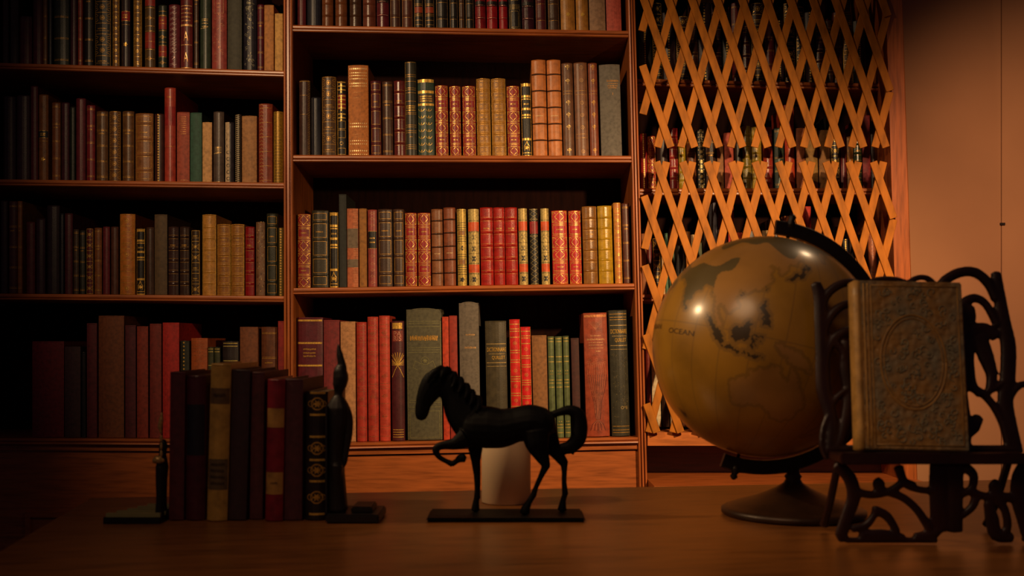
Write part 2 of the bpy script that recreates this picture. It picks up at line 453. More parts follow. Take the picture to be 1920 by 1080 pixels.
def d_title2(S, L, r):
    h = S.h; G = mat('gilt', 'c89a60', .45)
    S.marks(-.35, .65, h*.76, .0045, G, r); S.marks(-.45, .75, h*.667, .006, G, r)
def d_redgold(S, L, r):
    h = S.h; G = mat('gilt', 'e09a50', .4)
    for f in (.96, .92, .90, .85, .74, .72, .66, .64, .52, .50, .48, .38, .36, .27, .25, .16, .14, .05): S.rect(-.92, .92, h*f-.0012, h*f+.0012, G)
    for f in (.80, .57, .44, .32, .2): S.ring(0, h*f, .004, LW, G, 8); S.star(0, h*f, .0022, G, 4)
    for su in (-.95, .95): S.line((su, 0), (su, h), LW, G)
def d_redpanel(S, L, r):
    h = S.h; G = mat('gilt', 'b06a40', .5)
    for f in (.97, .93, .90, .83, .72, .70, .60, .46, .44, .42, .30, .12, .10, .04): S.line((-.9, h*f), (.9, h*f), LW, G)
    for f in (.865, .77, .65, .52, .36, .2): S.ring(0, h*f, .0045, LW*.8, G, 8); S.marks(-.6, .6, h*f, .002, G, r)
def d_green(S, L, r):
    h = S.h; G = mat('gilt', 'c0a858', .4)
    for f in (.98, .95, .80, .75, .57, .54, .50, .13, .10, .05): S.rect(-.9, .9, h*f-.0011, h*f+.0011, G)
    for f in (.66, .16): S.star(-.35, h*f, .0022, G, 4); S.star(.35, h*f, .0022, G, 4); S.marks(-.6, .6, h*f-.008, .003, G, r)
def d_leaf(S, L, r):     # moulded plant stems
    h = S.h; P = mat('leather', 'a0583a', .45); D = mat('leather', '4a160e', .5)
    S.rect(-.95, .95, h*.965, h*.985, mat('gilt', 'c07a48', .5))
    S.rect(-.92, .92, h*.655, h*.83, mat('leather', '8a3c22', .5), .0002)
    G = mat('gilt', 'd09a68', .45)
    S.marks(-.45, .5, h*.815, .003, G, r); S.marks(-.75, .8, h*.785, .005, G, r)
    for f in (.76, .74, .715): S.marks(-.6, .65, h*f, .0025, G, r)
    S.text('1922', .0, .5, h*.685, h*.70, G) if False else S.marks(-.05, .4, h*.69, .004, G, r)
    for i in range(9):
        u = -.8+1.6*i/8
        S.path([(u*.18, h*.14), (u*.35, h*.28), (u*.8, h*.42), (u, h*.52), (u*.8, h*.60)], LW*1.3, P)
        S.path([(u*.25+.03, h*.14), (u*.42+.03, h*.28), (u*.8+.08, h*.40), (u+.05, h*.5)], LW*1.1, D)
        S.ring(u*.9, h*(.60+.02*math.sin(i*2)), .0035, LW, P, 7)
        S.path([(0, h*.86), (u*.4, h*.90), (u*.75, h*.93)], LW*1.2, P)
        S.path([(0, h*.14), (u*.6, h*.10), (u*.8, h*.05)], LW*1.2, P if i % 2 else D)
def d_charcoal(S, L, r):
    h = S.h; G = mat('gilt', 'b07c3c', .45)
    S.marks(-.3, .85, h*.82, .006, G, r); S.marks(-.2, .8, h*.79, .003, G, r); S.marks(-.25, .75, h*.765, .004, G, r); S.marks(-.2, .7, h*.745, .003, G, r)
    S.line((.25, h*.695), (.25, h*.665), LW, G); S.line((-.95, h*.985), (.95, h*.985), LW, mat('cloth', '6a5a50', .7))
def d_floral(S, L, r):
    h = S.h; G = mat('gilt', 'c88868', .5) if L != 'silver' else mat('gilt', 'a8a080', .45)
    for i in range(64):
        u, z = r.uniform(-.65, .65), h*r.uniform(.06, .95)
        if L != 'silver' and .58*h < z < .76*h: continue
        S.ring(u, z, r.uniform(.0015, .003), LW*.9, G, 6, r.uniform(0, 3), r.uniform(3.6, 6))
    S.frame(-.62, .62, h*.59, h*.75, LW*1.3, G) if L != 'silver' else S.rect(-.4, .5, h*.60, h*.78, ink('241c14'))
    S.marks(-.3, .3, h*.69, .004, G, r); S.marks(-.3, .3, h*.65, .003, G, r)
def d_lyre(S, L, r):
    h = S.h; G = mat('gilt', 'dca868', .35)
    for f in (.0, .475): S.rect(-.95, .95, h*f+.001, h*f+.006, G)
    for f in (.70, .62, .27): S.rect(-.9, .9, h*f, h*f+.0018, G)
    for f in (.67, .58, .54): S.marks(-.8, .7, h*f, .004, G, r)
    for f in (.36, .13): S.text('A', -.35, .35, h*f-.01, h*f+.014, G)
def d_two(S, L, r):
    h = S.h; G = mat('gilt', 'c8a8a0', .4)
    S.text('2', -.4, .3, h*.15, h*.20, G)
    for f in (.52, .45, .40, .36, .30, .25, .06, .60, .68, .76, .85, .93):
        S.path([(-.7, h*f), (-.2, h*f+.003), (.2, h*f), (.5, h*f+.004)], LW, G); S.line((-.7, h*f+.004), (.2, h*f+.006), LW, G)
def d_crown(S, L, r):
    h = S.h; G = mat('gilt', 'e0b870', .35)
    for f in (.50, .485, .46, .43): S.line((-.6, h*f), (.6, h*f), LW*1.3, G)
    S.path([(-.9, h*.41), (.2, h*.415), (.6, h*.43)], LW*1.6, G); S.rect(-.9, .3, 0.0005, .003, G)
def d_gbox(S, L, r):
    h = S.h; G = mat('gilt', 'b8803c', .45)
    for f in (.93, .9, .87, .84, .81, .78, .75, .72, .69): S.marks(-.5, .55, h*f, .002, G, r)
    S.line((-.8, h*.03), (.8, h*.03), LW, G)
def d_rings(S, L, r):
    h = S.h; K = ink('14100c'); 
    S.rect(-.95, .1, 0, h, mat('cloth', 'b09878', .6), .0002)
    for i in range(9): S.ring(-.2, h*(.07+.108*i), .0042, LW*1.7, K, 9)
def d_zig(S, L, r):
    h = S.h; G = mat('gilt', 'e0c890', .35)
    for i in range(34): S.line((-.9, h*(i+.2)/34), (.5, h*(i+.7)/34), LW*1.3, G)
def d_leftgilt(S, L, r):
    h = S.h; G = mat('gilt', 'd8a068', .35)
    for i in range(22):
        z = h*(i+.5)/22; S.path([(-.85, z), (-.55, z+.003), (-.2, z-.001)], LW*1.2, G)
        if i % 4 == 0: S.line((-.9, z+.003), (.9, z+.003), LW*.8, og())
def d_goldtext(S, L, r):
    h = S.h; K = ink('2a1c08'); S.rect(-.96, .96, 0, h, mat('gilt', '9a7420', .45), .0002)
    for i in range(24):
        if i % 8: S.marks(-.7, .7, h*(i+.5)/24, .0022, K, r)
        else: S.line((-.9, h*(i+.5)/24), (.9, h*(i+.5)/24), LW, K)
def d_edges(S, L, r):
    G = mat('gilt', 'b89060', .4)
    S.line((-.86, 0), (-.86, S.h), LW, G); S.line((.86, 0), (.86, S.h), LW*.8, G)
    for zb in S.bands[:6]: S.line((-.9, zb-.004), (.9, zb-.004), LW*.7, og())
def d_orange(S, L, r):
    d_edges(S, L, r); S.rect(-.8, .8, S.h*.22, S.h*.30, ink('8a3416')); S.rect(-.8, .8, S.h*.62, S.h*.70, ink('8a3416'))
    for f in (.2, .18, .12, .32, .34, .06): S.line((-.8, S.h*f), (.8, S.h*f), LW, og())
def d_blackpanel(S, L, r):
    h = S.h; G = mat('gilt', '9a8048', .4)
    for f in (.36, .345, .33, .315, .02): S.line((-.85, h*f), (.85, h*f), LW, G)
    S.frame(-.6, .6, h*.05, h*.27, LW*1.2, G); S.frame(-.85, .85, h*.03, h*.3, LW, G); S.frame(-.6, .6, h*.42, h*.9, LW, G)
def d_crimlabel(S, L, r):
    S.rect(-.96, .96, S.h*.33, S.h*.40, ink('16120e'))
    for zb in S.bands: S.line((-.9, zb), (.9, zb), LW, mat('gilt', 'c09080', .4), .0006)
def d_tall(S, L, r):
    h = S.h; G = og()
    for f in (.99, .86, .84, .79, .72, .70, .67, .58, .46, .445, .33, .31, .27, .25, .12, .1, .08): S.line((-.9, h*f), (.9, h*f), LW, G)
    for f in (.53, .51, .485): S.marks(-.8, .8, h*f, .004, g(), r)
    S.star(-.1, h*.205, .002, G, 4); S.star(.15, h*.205, .002, G, 4); S.line((-.93, 0), (-.93, h), LW*.7, G)
def d_redsec(S, L, r):
    h = S.h; G = og()
    for a, b in ((.62, .82), (.2, .36)): S.rect(-.95, .95, h*a, h*b, ink('8a2418'))
    for f in (.9, .84, .83, .71, .6, .5, .42, .37, .27, .19, .1): S.line((-.9, h*f), (.9, h*f), LW*1.2, G); 
    S.marks(-.5, .5, h*.76, .004, G, r); S.ring(0, h*.5, .004, LW, G, 8); S.ring(0, h*.1, .004, LW, G, 8)
def d_redtop(S, L, r):
    h = S.h; S.rect(-.95, .95, h*.60, h*.80, ink('8a1e1c')); S.line((-.9, h*.38), (.9, h*.38), LW*.7, og()); S.marks(-.4, .4, h*.9, .004, og(), r)
def d_beads(S, L, r):
    h = S.h; G = g(); n = 26
    for i in range(n): S.star(-.1, h*(i+.5)/n, .0028, G, 6, .6)
def d_blackflower(S, L, r):
    h = S.h; G = mat('gilt', 'c8b070', .4)
    for i in range(12):
        z = h*(i+.5)/12
        if i < 8: S.star(0, z, .0062, G, 7, .5); S.star(-.7, z+.005, .0025, G, 4); S.star(.7, z+.005, .0025, G, 4)
        else: S.line((-.8, z), (.8, z), LW*1.3, G); S.ring(0, z+.005, .003, LW, G, 7)
def d_speck(S, L, r):
    for i in range(70):
        u, z = r.uniform(-.85, .85), S.h*r.random(); c = r.choice(('b08a50', '6a2c1c', '2a1c14', '8a7a60'))
        S.rect(u, u+.14, z, z+.003, ink(c))
STY = {k[2:]: v for k, v in list(globals().items()) if k.startswith('d_')}
BAND = {'raised': 5, 'dark': 5, 'frame': 4, 'edges': 4, 'crimlabel': 5, 'gilt': 7, 'medal': 0, 'glossy': 6, 'thinraised': 5, 'orange': 0}
def d_glossy(S, L, r):
    for zb in S.bands: S.line((-.9, zb-.005), (.9, zb-.005), LW*.7, og())
    S.marks(-.5, .5, S.h*.64, .003, og(), r)
STY['glossy'] = d_glossy; STY['thinraised'] = d_plain
NB = [0]
def make_book(w, h, depth, col, style, label, group, flat=False, round_top=0):
    """a book standing on its tail edge, spine towards -Y, origin at the spine's foot"""
    NB[0] += 1; r = random.Random(NB[0]*7+3)
    sty, _, arg = style.partition(':')
    cloth = flat or sty in ('dots', 'charcoal', 'title2', 'arch', 'gbox', 'cloth', 'stripes')
    b = min(.007, w*(.10 if cloth else .24))
    nb = BAND.get(sty, 0); bands = []
    if nb:
        bands = [h*(.17+.68*i/(nb-1)) for i in range(nb)]
        if sty == 'gilt': bands = [.003+(h-.006)*i/7 for i in range(1, 7)]
    S = Spine(w, h, b, bands, .0017 if sty in ('raised', 'dark', 'glossy', 'thinraised', 'crimlabel') else .001)
    T = .0024
    zs = sorted(set([0, .0015, .004, h-.0042, h-.0031, h-.0015, h]+[z for q in bands for z in (q-.0028, q-.0014, q, q+.0014, q+.0028)]))
    us = [-1, -.85, -.6, -.3, 0, .3, .6, .85, 1]
    root = thing('book', label, 'book', group=group)
    bm = bmesh.new(); rows = []
    def top(u): return 0 if not round_top else -round_top*(1-math.sqrt(max(0, 1-(abs(u)**2.4)*.98)))
    for z in zs:
        dz = (lambda u: top(u)) if z > h-.002 else (lambda u: 0)
        e = .0008 if z in (0, h) else 0
        out = [Vector((-w/2, depth, z))]+[S.at(u, z, -e)+Vector((0, 0, dz(u))) for u in us]+[Vector((w/2, depth, z))]
        inn = [Vector((-w/2+T, depth, z))]+[Vector((u*(w/2-T), S.at(u, z).y+T+.001*(1-u*u), z+dz(u))) for u in us]+[Vector((w/2-T, depth, z))]
        rows.append(([bm.verts.new(v) for v in out], [bm.verts.new(v) for v in inn]))
    n = len(us)+2
    for (o1, i1), (o2, i2) in zip(rows, rows[1:]):
        for j in range(n-1):
            bm.faces.new((o1[j], o1[j+1], o2[j+1], o2[j])); bm.faces.new((i1[j+1], i1[j], i2[j], i2[j+1]))
        for j in (0, n-1): bm.faces.new((o1[j], i1[j], i2[j], o2[j]))
    for o1, i1 in (rows[0], rows[-1]):
        for j in range(n-1): bm.faces.new((o1[j], i1[j], i1[j+1], o1[j+1]))
    c = mat('cloth', col, .68) if cloth else mat('leather', col, .30 if sty in ('raised', 'glossy', 'thinraised', 'crimlabel') else .42)
    cv = bmobj('cover', bm, c, root)
    for p in cv.data.polygons: p.use_smooth = False
    pb = bmesh.new(); box(pb, -w/2+T+.0002, w/2-T-.0002, b+T+.0015, depth-.004, .003, h-.0035-(round_top if round_top else 0))
    bmobj('pages', pb, mat('paper', 'b59a70', .8), root)
    if sty in STY: STY[sty](S, arg, r)
    S.build(cv, 'spine_decoration')
    return root
# ------------------------------------------------------------ the setting
FY = 2.667                       # front face of the bookcases
bm = bmesh.new(); box(bm, -4, 4, -1.5, 3.1, -.03, 0)
struct(bmobj('floor', bm, mat('wood', '3a2012', .5, stretch=(1, 8, 1))))
bm = bmesh.new(); box(bm, -4, 1.42, 3.02, 3.08, 0, 2.8)
seam = U(1876, 300, 2.99).x
struct(bmobj('wall_back', bm, mat('plaster', 'b08a68', .85)))
bm = bmesh.new(); box(bm, 1.0, seam-.0015, 2.985, 3.0195, 0, 2.8); 
box(bm, seam+.0015, 4, 2.985, 3.0195, 0, 2.8); box(bm, seam-.0015, seam+.0015, 2.992, 3.0195, 0, 2.8)
struct(bmobj('wall_right', bm, mat('plaster', 'b8845a', .85)))
bm = bmesh.new(); p = U(1879, 420, 2.985); box(bm, p.x-.007, p.x+.006, 2.979, 2.9848, p.z-.003, p.z+.003)
tag(bmobj('nail', bm, mat('bronze', '2a1a12', .6)), 'small dark nail head beside the seam of the cream wall', 'nail')

# ------------------------------------------------------------ bookcases
WX = mat('wood', '9e5526', .36, stretch=(1.2, 8, 14)); WZ = mat('wood', '9e5526', .36, stretch=(14, 8, 1.2))
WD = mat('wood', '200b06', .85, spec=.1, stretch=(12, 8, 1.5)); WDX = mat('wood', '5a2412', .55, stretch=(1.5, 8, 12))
case = thing('bookcase', 'tall reddish wooden bookcase of two open bays with moulded shelves', 'bookcase', (0, 0, 0))
BACK = FY+.27
def lipprof(t, d):     # shelf front with two rounded lips and a dark groove; from front top edge
    return [(d, 0), (.004, 0), (.001, -.0015), (0, -.004), (0, -.0075), (.002, -.0095), (.007, -.0105), (.007, -t*.62),
            (.002, -t*.66), (-.001, -t*.74), (-.001, -t*.88), (.002, -t), (d, -t)]
def shelf(x0, y0, x1, y1, thick, parent, Y=FY, name='shelf', prof=None, back=BACK):
    A, B = U(x0, y0, Y), U(x1, y1, Y); bm = bmesh.new()
    sweep(bm, A, B, prof or lipprof(thick, back-Y), 'h')
    return bmobj(name, bm, WX, parent)
def upright(xt, xb, wpt, wpb, yt, yb, parent, Y=FY, depth=.272, name='upright'):
    bm = bmesh.new(); A, B = U(xt, yt, Y), U(xb, yb, Y)
    ra, rb = [], []
    prof = [(0, 0), (.0, depth), (1, depth), (1, 0), (.93, -.004), (.78, -.005), (.70, 0.003), (.66, .003), (.60, -.004), (.42, -.004), (.36, .003), (.32, .003), (.24, -.005), (.07, -.004)]
    for u, d in prof:
        ra.append(bm.verts.new(A+Vector((u*wpt/F*Y, d, 0)))); rb.append(bm.verts.new(B+Vector((u*wpb/F*Y, d, 0))))
    n = len(prof)
    for i in range(n): bm.faces.new((ra[i], ra[(i+1) % n], rb[(i+1) % n], rb[i]))
    bm.faces.new(ra); bm.faces.new(rb[::-1])
    return bmobj(name, bm, WZ, parent)
YF = 1350                       # picture row near the floor on the front plane
upright(531, 533, 17, 20, -420, YF, case)
upright(1177-15, 1198+11, 12, 17, -420, YF, case) if False else upright(1167, 1198, 13, 16, -420, 912, case)
upright(1198, 1198, 16, 16, 912.2, YF, case)
upright(-164, -164, 17, 20, -420, YF, case)
bm = bmesh.new(); a, b = U(-160, -420, FY), U(1209, -420, FY); z0 = .02
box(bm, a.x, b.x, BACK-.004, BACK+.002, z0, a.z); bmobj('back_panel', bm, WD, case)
bm = bmesh.new(); box(bm, a.x-.02, U(1180, 0, FY).x, FY-.02, BACK, a.z, a.z+.04); bmobj('cornice', bm, WX, case)
def uL(y): return 532+1.5*(y/900)                 # right edge of left bay at row y
def c0(y): return 547+5*(y/900)
def c1(y): return 1177+21*(y/910)
SH = {}
def addshelf(key, x0, y0, x1, y1, t, **k):
    SH[key] = (x0, y0, x1, y1, k.get('Y', FY)); return shelf(x0, y0, x1, y1, t, k.pop('parent', case), **k)
addshelf('Lt', -147, -106, 532, -90, .016); addshelf('L0', -147, 113, 532, 132, .016); addshelf('L1', -147, 334, 532, 342, .016)
addshelf('L2', -147, 549, 533, 555, .016); 
addshelf('Ct', 548, -185, 1172, -172, .016); addshelf('C0', 547, 46, 1178, 57, .017); addshelf('C1', 549, 290, 1184, 291.5, .0175)
addshelf('C2', 550, 540, 1190, 531, .0165)
mould = [(.27, 0), (.0, 0), (-.003, -.002), (-.003, -.0055), (.001, -.007), (.001, -.0085), (-.005, -.010), (-.006, -.013), (0, -.0145), (0, -.016), (.006, -.019), (.006, -.03), (.27, -.03)]
addshelf('L3', -147, 821, 533, 825, .03, prof=mould, name='base_moulding')
addshelf('C3', 551, 833, 1196, 820, .03, prof=mould, name='base_moulding')
def panel(x0, x1, yt, yb, name='plinth_panel'):
    A = U(x0, yt, FY); B = U(x1, yb, FY); bm = bmesh.new(); fx = A.x; gx = B.x; zt = A.z; zb = max(B.z, .02)
    box(bm, fx, gx, FY+.014, FY+.03, zb, zt)
    return bmobj(name, bm, WX, case)
panel(-147, 533, 832, YF); panel(551, 1199, 836, YF)
# framed door panel low in the left bay
bm = bmesh.new(); A = U(45, 962, FY); B = U(520, 1240, FY)
for q in ((A.x, B.x, A.z-.012, A.z), (A.x, B.x, B.z, B.z+.012), (A.x, A.x+.012, B.z+.012, A.z-.012), (B.x-.012, B.x, B.z+.012, A.z-.012)):
    box(bm, q[0], q[1], FY+.005, FY+.0138, q[2], q[3])
bmobj('panel_moulding', bm, WX, case)

lat = thing('bookcase', 'reddish wooden bookcase bay behind a crossed slat trellis, right of the open bays', 'bookcase', (0, 0, 0))
RB = 3.0-.02
A, B = U(1648, -420, FY), U(1703, YF, FY); bm = bmesh.new(); pw = 32/F*FY
sweep(bm, A, B, [(0, 0), (0, .29), (pw, .29), (pw, .003), (pw-.003, 0), (.003, 0)], 'v'); bmobj('upright', bm, WZ, lat)
RY = FY+.07
def rsh(key, y0, y1, t=.018):
    SH[key] = (1190, y0, 1700, y1, RY); A, B = U(1190, y0, RY), U(1700, y1, RY)
    A.x = U(1194+24*(y0/910), 0, FY).x+.001; B.x = U(1690, 0, FY).x if y0 > 300 else U(1668, 0, FY).x
    bm = bmesh.new(); sweep(bm, A, B, lipprof(t, .19), 'h'); bmobj('shelf', bm, WX, lat)
rsh('Rt', -95, -88); rsh('R0', 147, 156); rsh('R1', 353, 352); rsh('R2', 552, 549); 
zb = U(1213, 800, RY).z
bm = bmesh.new(); xl = U(1214.6, 0, FY).x; xr = U(1690, 0, FY).x
box(bm, xl, xr, FY+.004, BACK-.002, U(0, 836, FY).z, U(0, 811, FY).z); bmobj('bottom_rail', bm, mat('wood', 'b4662c', .4, stretch=(1.2, 8, 14)), lat)
SH['R3'] = (1190, 460+(811-460)*FY/RY, 1700, 460+(811-460)*FY/RY, RY)
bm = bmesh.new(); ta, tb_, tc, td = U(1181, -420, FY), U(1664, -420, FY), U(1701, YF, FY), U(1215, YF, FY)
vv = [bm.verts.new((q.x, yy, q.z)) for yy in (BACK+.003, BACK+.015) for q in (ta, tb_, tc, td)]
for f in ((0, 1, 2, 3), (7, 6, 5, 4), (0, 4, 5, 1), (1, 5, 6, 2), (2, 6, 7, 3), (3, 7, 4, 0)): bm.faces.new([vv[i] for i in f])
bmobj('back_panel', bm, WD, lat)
# recessed plinth and projecting base step
zs = U(0, 886, FY+.14).z
bm = bmesh.new(); box(bm, xl, xr, FY+.14, FY+.155, zs, U(0, 837, FY).z-.002); bmobj('recessed_plinth', bm, mat('wood', '4a1810', .6, stretch=(1.2, 8, 14)), lat)
bm = bmesh.new(); box(bm, xl, xr+.04, FY-.12, FY+.155, .02, zs); bmobj('base_step', bm, WX, lat)

# trellises
def trellis(ylo, yhi, backs, fwds, label, yend, top):
    t = thing('trellis', label, 'trellis', (0, 0, 0), 'trellises across the right hand bay')
    SL = mat('wood', 'a8641a', .6, spec=.2, stretch=(6, 6, 2))
    def slat(x, y, m, Y, up):
        # centre line x(yy) = x + m*(yy-y)
        ya, yb2 = (yend, y) if up else (y, yend)
        def xx(q): return x+m*(q-y)
        def lim(q): return (1203+max(0, q)*.012, 1665+max(-200, q)*.027)
        seg = [q for q in range(int(ya), int(yb2)+1, 2) if lim(q)[0] <= xx(q) <= lim(q)[1]]
        if len(seg) < 8: return
        a, b = seg[0], seg[-1]; A, B = U(xx(a), a, Y), U(xx(b), b, Y); d = (B-A).normalized()
        n = Vector((d.z, 0, -d.x))*.0094; bm = bmesh.new()
        vs = []
        for P_ in (A, B):
            for s in (-1, 1):
                for k in (0, .005): vs.append(bm.verts.new(P_+n*s+Vector((0, k, 0))))
        for f in ((0, 1, 3, 2), (4, 6, 7, 5), (0, 4, 5, 1), (2, 3, 7, 6), (0, 2, 6, 4), (1, 5, 7, 3)): bm.faces.new([vs[i] for i in f])
        bmesh.ops.recalc_face_normals(bm, faces=bm.faces)
        bmesh.ops.bevel(bm, geom=list(bm.edges), offset=.0008, segments=1, affect='EDGES')
        bmobj('slat', bm, SL, t)
    for x in backs: slat(x, ylo, .344 if top else .358, FY-.016, top)
    for x in fwds: slat(x, ylo, -.27 if top else -.25, FY-.0105, top)
    return t
bk = [1210, 1258, 1303, 1349, 1393, 1440, 1487, 1533, 1578, 1620, 1662, 1706, 1750, 1793]
fw = [1057, 1101, 1145, 1189, 1233, 1277, 1324, 1370, 1415, 1460, 1507, 1552, 1597, 1641]
trellis(276, 0, bk, fw, 'upper wooden trellis of crossed slats, cut off ragged at its foot', -130, True)
bk = [1050, 1095, 1140, 1185, 1231, 1280, 1326, 1372, 1416, 1460, 1504, 1549, 1592, 1638]
fw = [1250, 1299, 1344, 1389, 1434, 1480, 1523, 1567, 1610, 1657, 1703, 1748, 1792]
trellis(303, 0, bk, fw, 'lower wooden trellis of crossed slats, standing behind the globe', 812, False)

# ------------------------------------------------------------ book lists: x0, x1, top row, colour, style, look
CR, RD, MA, DM = '8c1418', 'a8281c', '4e141a', '34101a'
BR, DB, TN, LT = '603418', '3a2214', 'a86428', 'b88a55'
GB, MU, GR, DG, OL, BK, NV, TC, SA, CH = '8e5c20', '9a7410', '24473a', '20261c', '4c4628', '16120f', '181822', '9a4626', 'b0503a', '48423e'
ROWS = {}
ROWS['C0'] = ('centre top shelf', [
(556, 573, -98, MA, 'plain', 'dull maroon book'), (575, 601, -90, NV, 'plain', 'near black book'), (603, 624, -80, BR, 'thinraised', 'plain brown leather book'),
(628, 650, -84, BR, 'thinraised', 'worn brown leather book'), (655, 677, -84, DB, 'thinraised', 'dark brown ribbed book'), (680, 704, -82, '5a2c1c', 'thinraised', 'reddish brown ribbed book'),
(706, 729, -95, MA, 'crimlabel', 'maroon ribbed book'), (731, 751, -90, '3c1e14', 'edges', 'dark brown book with gilt joints'), (753, 774, -90, '4a2216', 'edges', 'brown book with gilt joints'),
(776, 794, -85, BK, 'orange', 'black book with orange panel'), (796, 815, -85, BK, 'orange', 'black gilt book with orange panel'), (817, 841, -80, BK, 'edges', 'black book with gilt joints'),
(843, 859, -78, BK, 'edges', 'slim black book with gilt joints'), (861, 871, -76, DB, 'edges', 'thin dark book with gilt edge'), (873, 889, -76, BK, 'edges', 'black gilt edged book'),
(891, 911, -80, '701014', 'crimlabel', 'dark red ribbed book'), (913, 933, -80, CR, 'crimlabel', 'crimson book with black label'), (936, 952, -80, CR, 'crimlabel', 'narrow crimson book with black label'),
(954, 977, -78, BK, 'blackpanel', 'black book with gold panel'), (979, 1002, -78, DM, 'crimlabel', 'dark maroon ribbed book'), (1005, 1025, -78, MA, 'edges', 'maroon book with gilt joints'),
(1028, 1050, -78, DB, 'edges', 'dark brown gilt ribbed book'), (1052, 1079, -70, 'a06c28', 'redlabel', 'tan book with red label'), (1081, 1104, -70, 'a06c28', 'darklabel', 'tan book with dark label'),
(1106, 1136, -66, '8a6a50', 'cloth', 'beige cloth book'), (1138, 1166, -66, 'a8483a', 'cloth', 'salmon pink cloth book')])
DIA = 'crimson book with gold diamonds'
ROWS['C1'] = ('centre second shelf', [
(560, 581, 150, '38201a', 'hatch', 'dark brown book with hatched gold edge'), (583, 601, 182, NV, 'plain', 'near black slim book'), (603, 630, 143, '4a3018', 'oldornate', 'broad brown book with old gilding'),
(632, 649, 151, BK, 'sections', 'slim gold, red and black book'), (653, 691, 122, 'b26a2c', 'dots', 'wide tan orange book with dotted rows'), (695, 715, 151, MA, 'frame', 'maroon book with gold frames'),
(717, 737, 152, '402214', 'lines', 'brown book with gold lines'), (739, 760, 151, '5a1a1a', 'raised', 'maroon book with raised bands'), (760, 782, 115, '262418', 'tall', 'tall olive black book with gold lines'),
(784, 815, 148, '20382a', 'scallop', 'green book with gold scallops'), (817, 841, 160, CR, 'diamond', DIA), (844, 865, 161, CR, 'diamond', DIA), (868, 893, 161, CR, 'diamond', DIA),
(895, 921, 147, '94641e', 'gilt', 'golden brown gilt book'), (923, 950, 147, '94641e', 'gilt', 'golden brown gilt book'), (952, 976, 161, CR, 'diamond', DIA),
(979, 998, 155, BK, 'urn', 'slim black book with gold urn'), (1000, 1027, 112, 'b46a30', 'dark', 'tall tan book with dark cords'), (1029, 1055, 112, 'b46a30', 'dark', 'tall tan book with dark cords'),
(1057, 1078, 118, '5e3a22', 'fleur', 'brown book with gold flower stamps'), (1080, 1105, 117, '6e4428', 'medal', 'brown book with stamped medallions'),
(1107, 1124, 118, '74361e', 'fleur:dim', 'red brown book with flower stamps'), (1128, 1167, 121, '5c564e', 'charcoal', 'grey cloth book with gold title')])
ROWS['C2'] = ('centre third shelf', [
(553, 582, 401, '7a1a1c', 'diamond', DIA), (584, 615, 394, '2a2414', 'frame', 'dark olive book with gilt lines'), (618, 634, 397, BK, 'urn', 'slim black book with gold urn'),
(636, 650, 364, '1c1e18', 'cloth', 'tall slim greenish black book'), (651, 672, 391, 'a85a34', 'stripes', 'orange ridged book with grey bands'), (674, 688, 391, '8e5c20', 'cloth', 'slim ochre book'),
(690, 707, 393, '8e3c34', 'blacklabel', 'pinkish red book with black label'), (709, 736, 392, '3a2416', 'frame', 'dark brown book with gilt frames'), (738, 758, 392, '40281a', 'frame', 'narrower brown book with gilt frames'),
(760, 782, 399, CR, 'diamond', DIA), (784, 808, 399, CR, 'diamond', DIA), (810, 831, 392, '7c4a28', 'dark', 'mid brown book with dark cords'), (833, 855, 389, '7c3e20', 'dark', 'reddish brown book with dark cords'),
(858, 876, 392, BK, 'blackgold', 'gold book with black rosettes'), (879, 900, 392, BK, 'stars', 'gold book with black stars, orange labels'),
(902, 926, 389, '961c14', 'raised', 'glossy red book with raised bands'), (927, 948, 389, '961c14', 'raised', 'glossy red book with raised bands'), (949, 972, 389, '961c14', 'raised', 'glossy red book with raised bands'),
(974, 991, 391, BK, 'stars', 'gold book with black stars, orange labels'), (995, 1011, 391, '14120e', 'lattice', 'slim black book with gold lattice'), (1016, 1032, 391, BK, 'stars', 'gold book with black stars, orange labels'),
(1037, 1066, 395, 'a8141c', 'diamond', DIA), (1069, 1092, 395, 'a8141c', 'diamond', DIA), (1095, 1122, 387, '7a5020', 'glossy', 'glossy brown book with raised bands'),
(1124, 1151, 386, 'a07c14', 'glossy', 'mustard yellow book'), (1154, 1168, 380, 'b06a24', 'ornate', 'slim orange tan book'), (1170, 1184, 381, '4a2010', 'lines', 'dark brown book against the upright')])  # last entry is an added dark book where there is only a shaded side
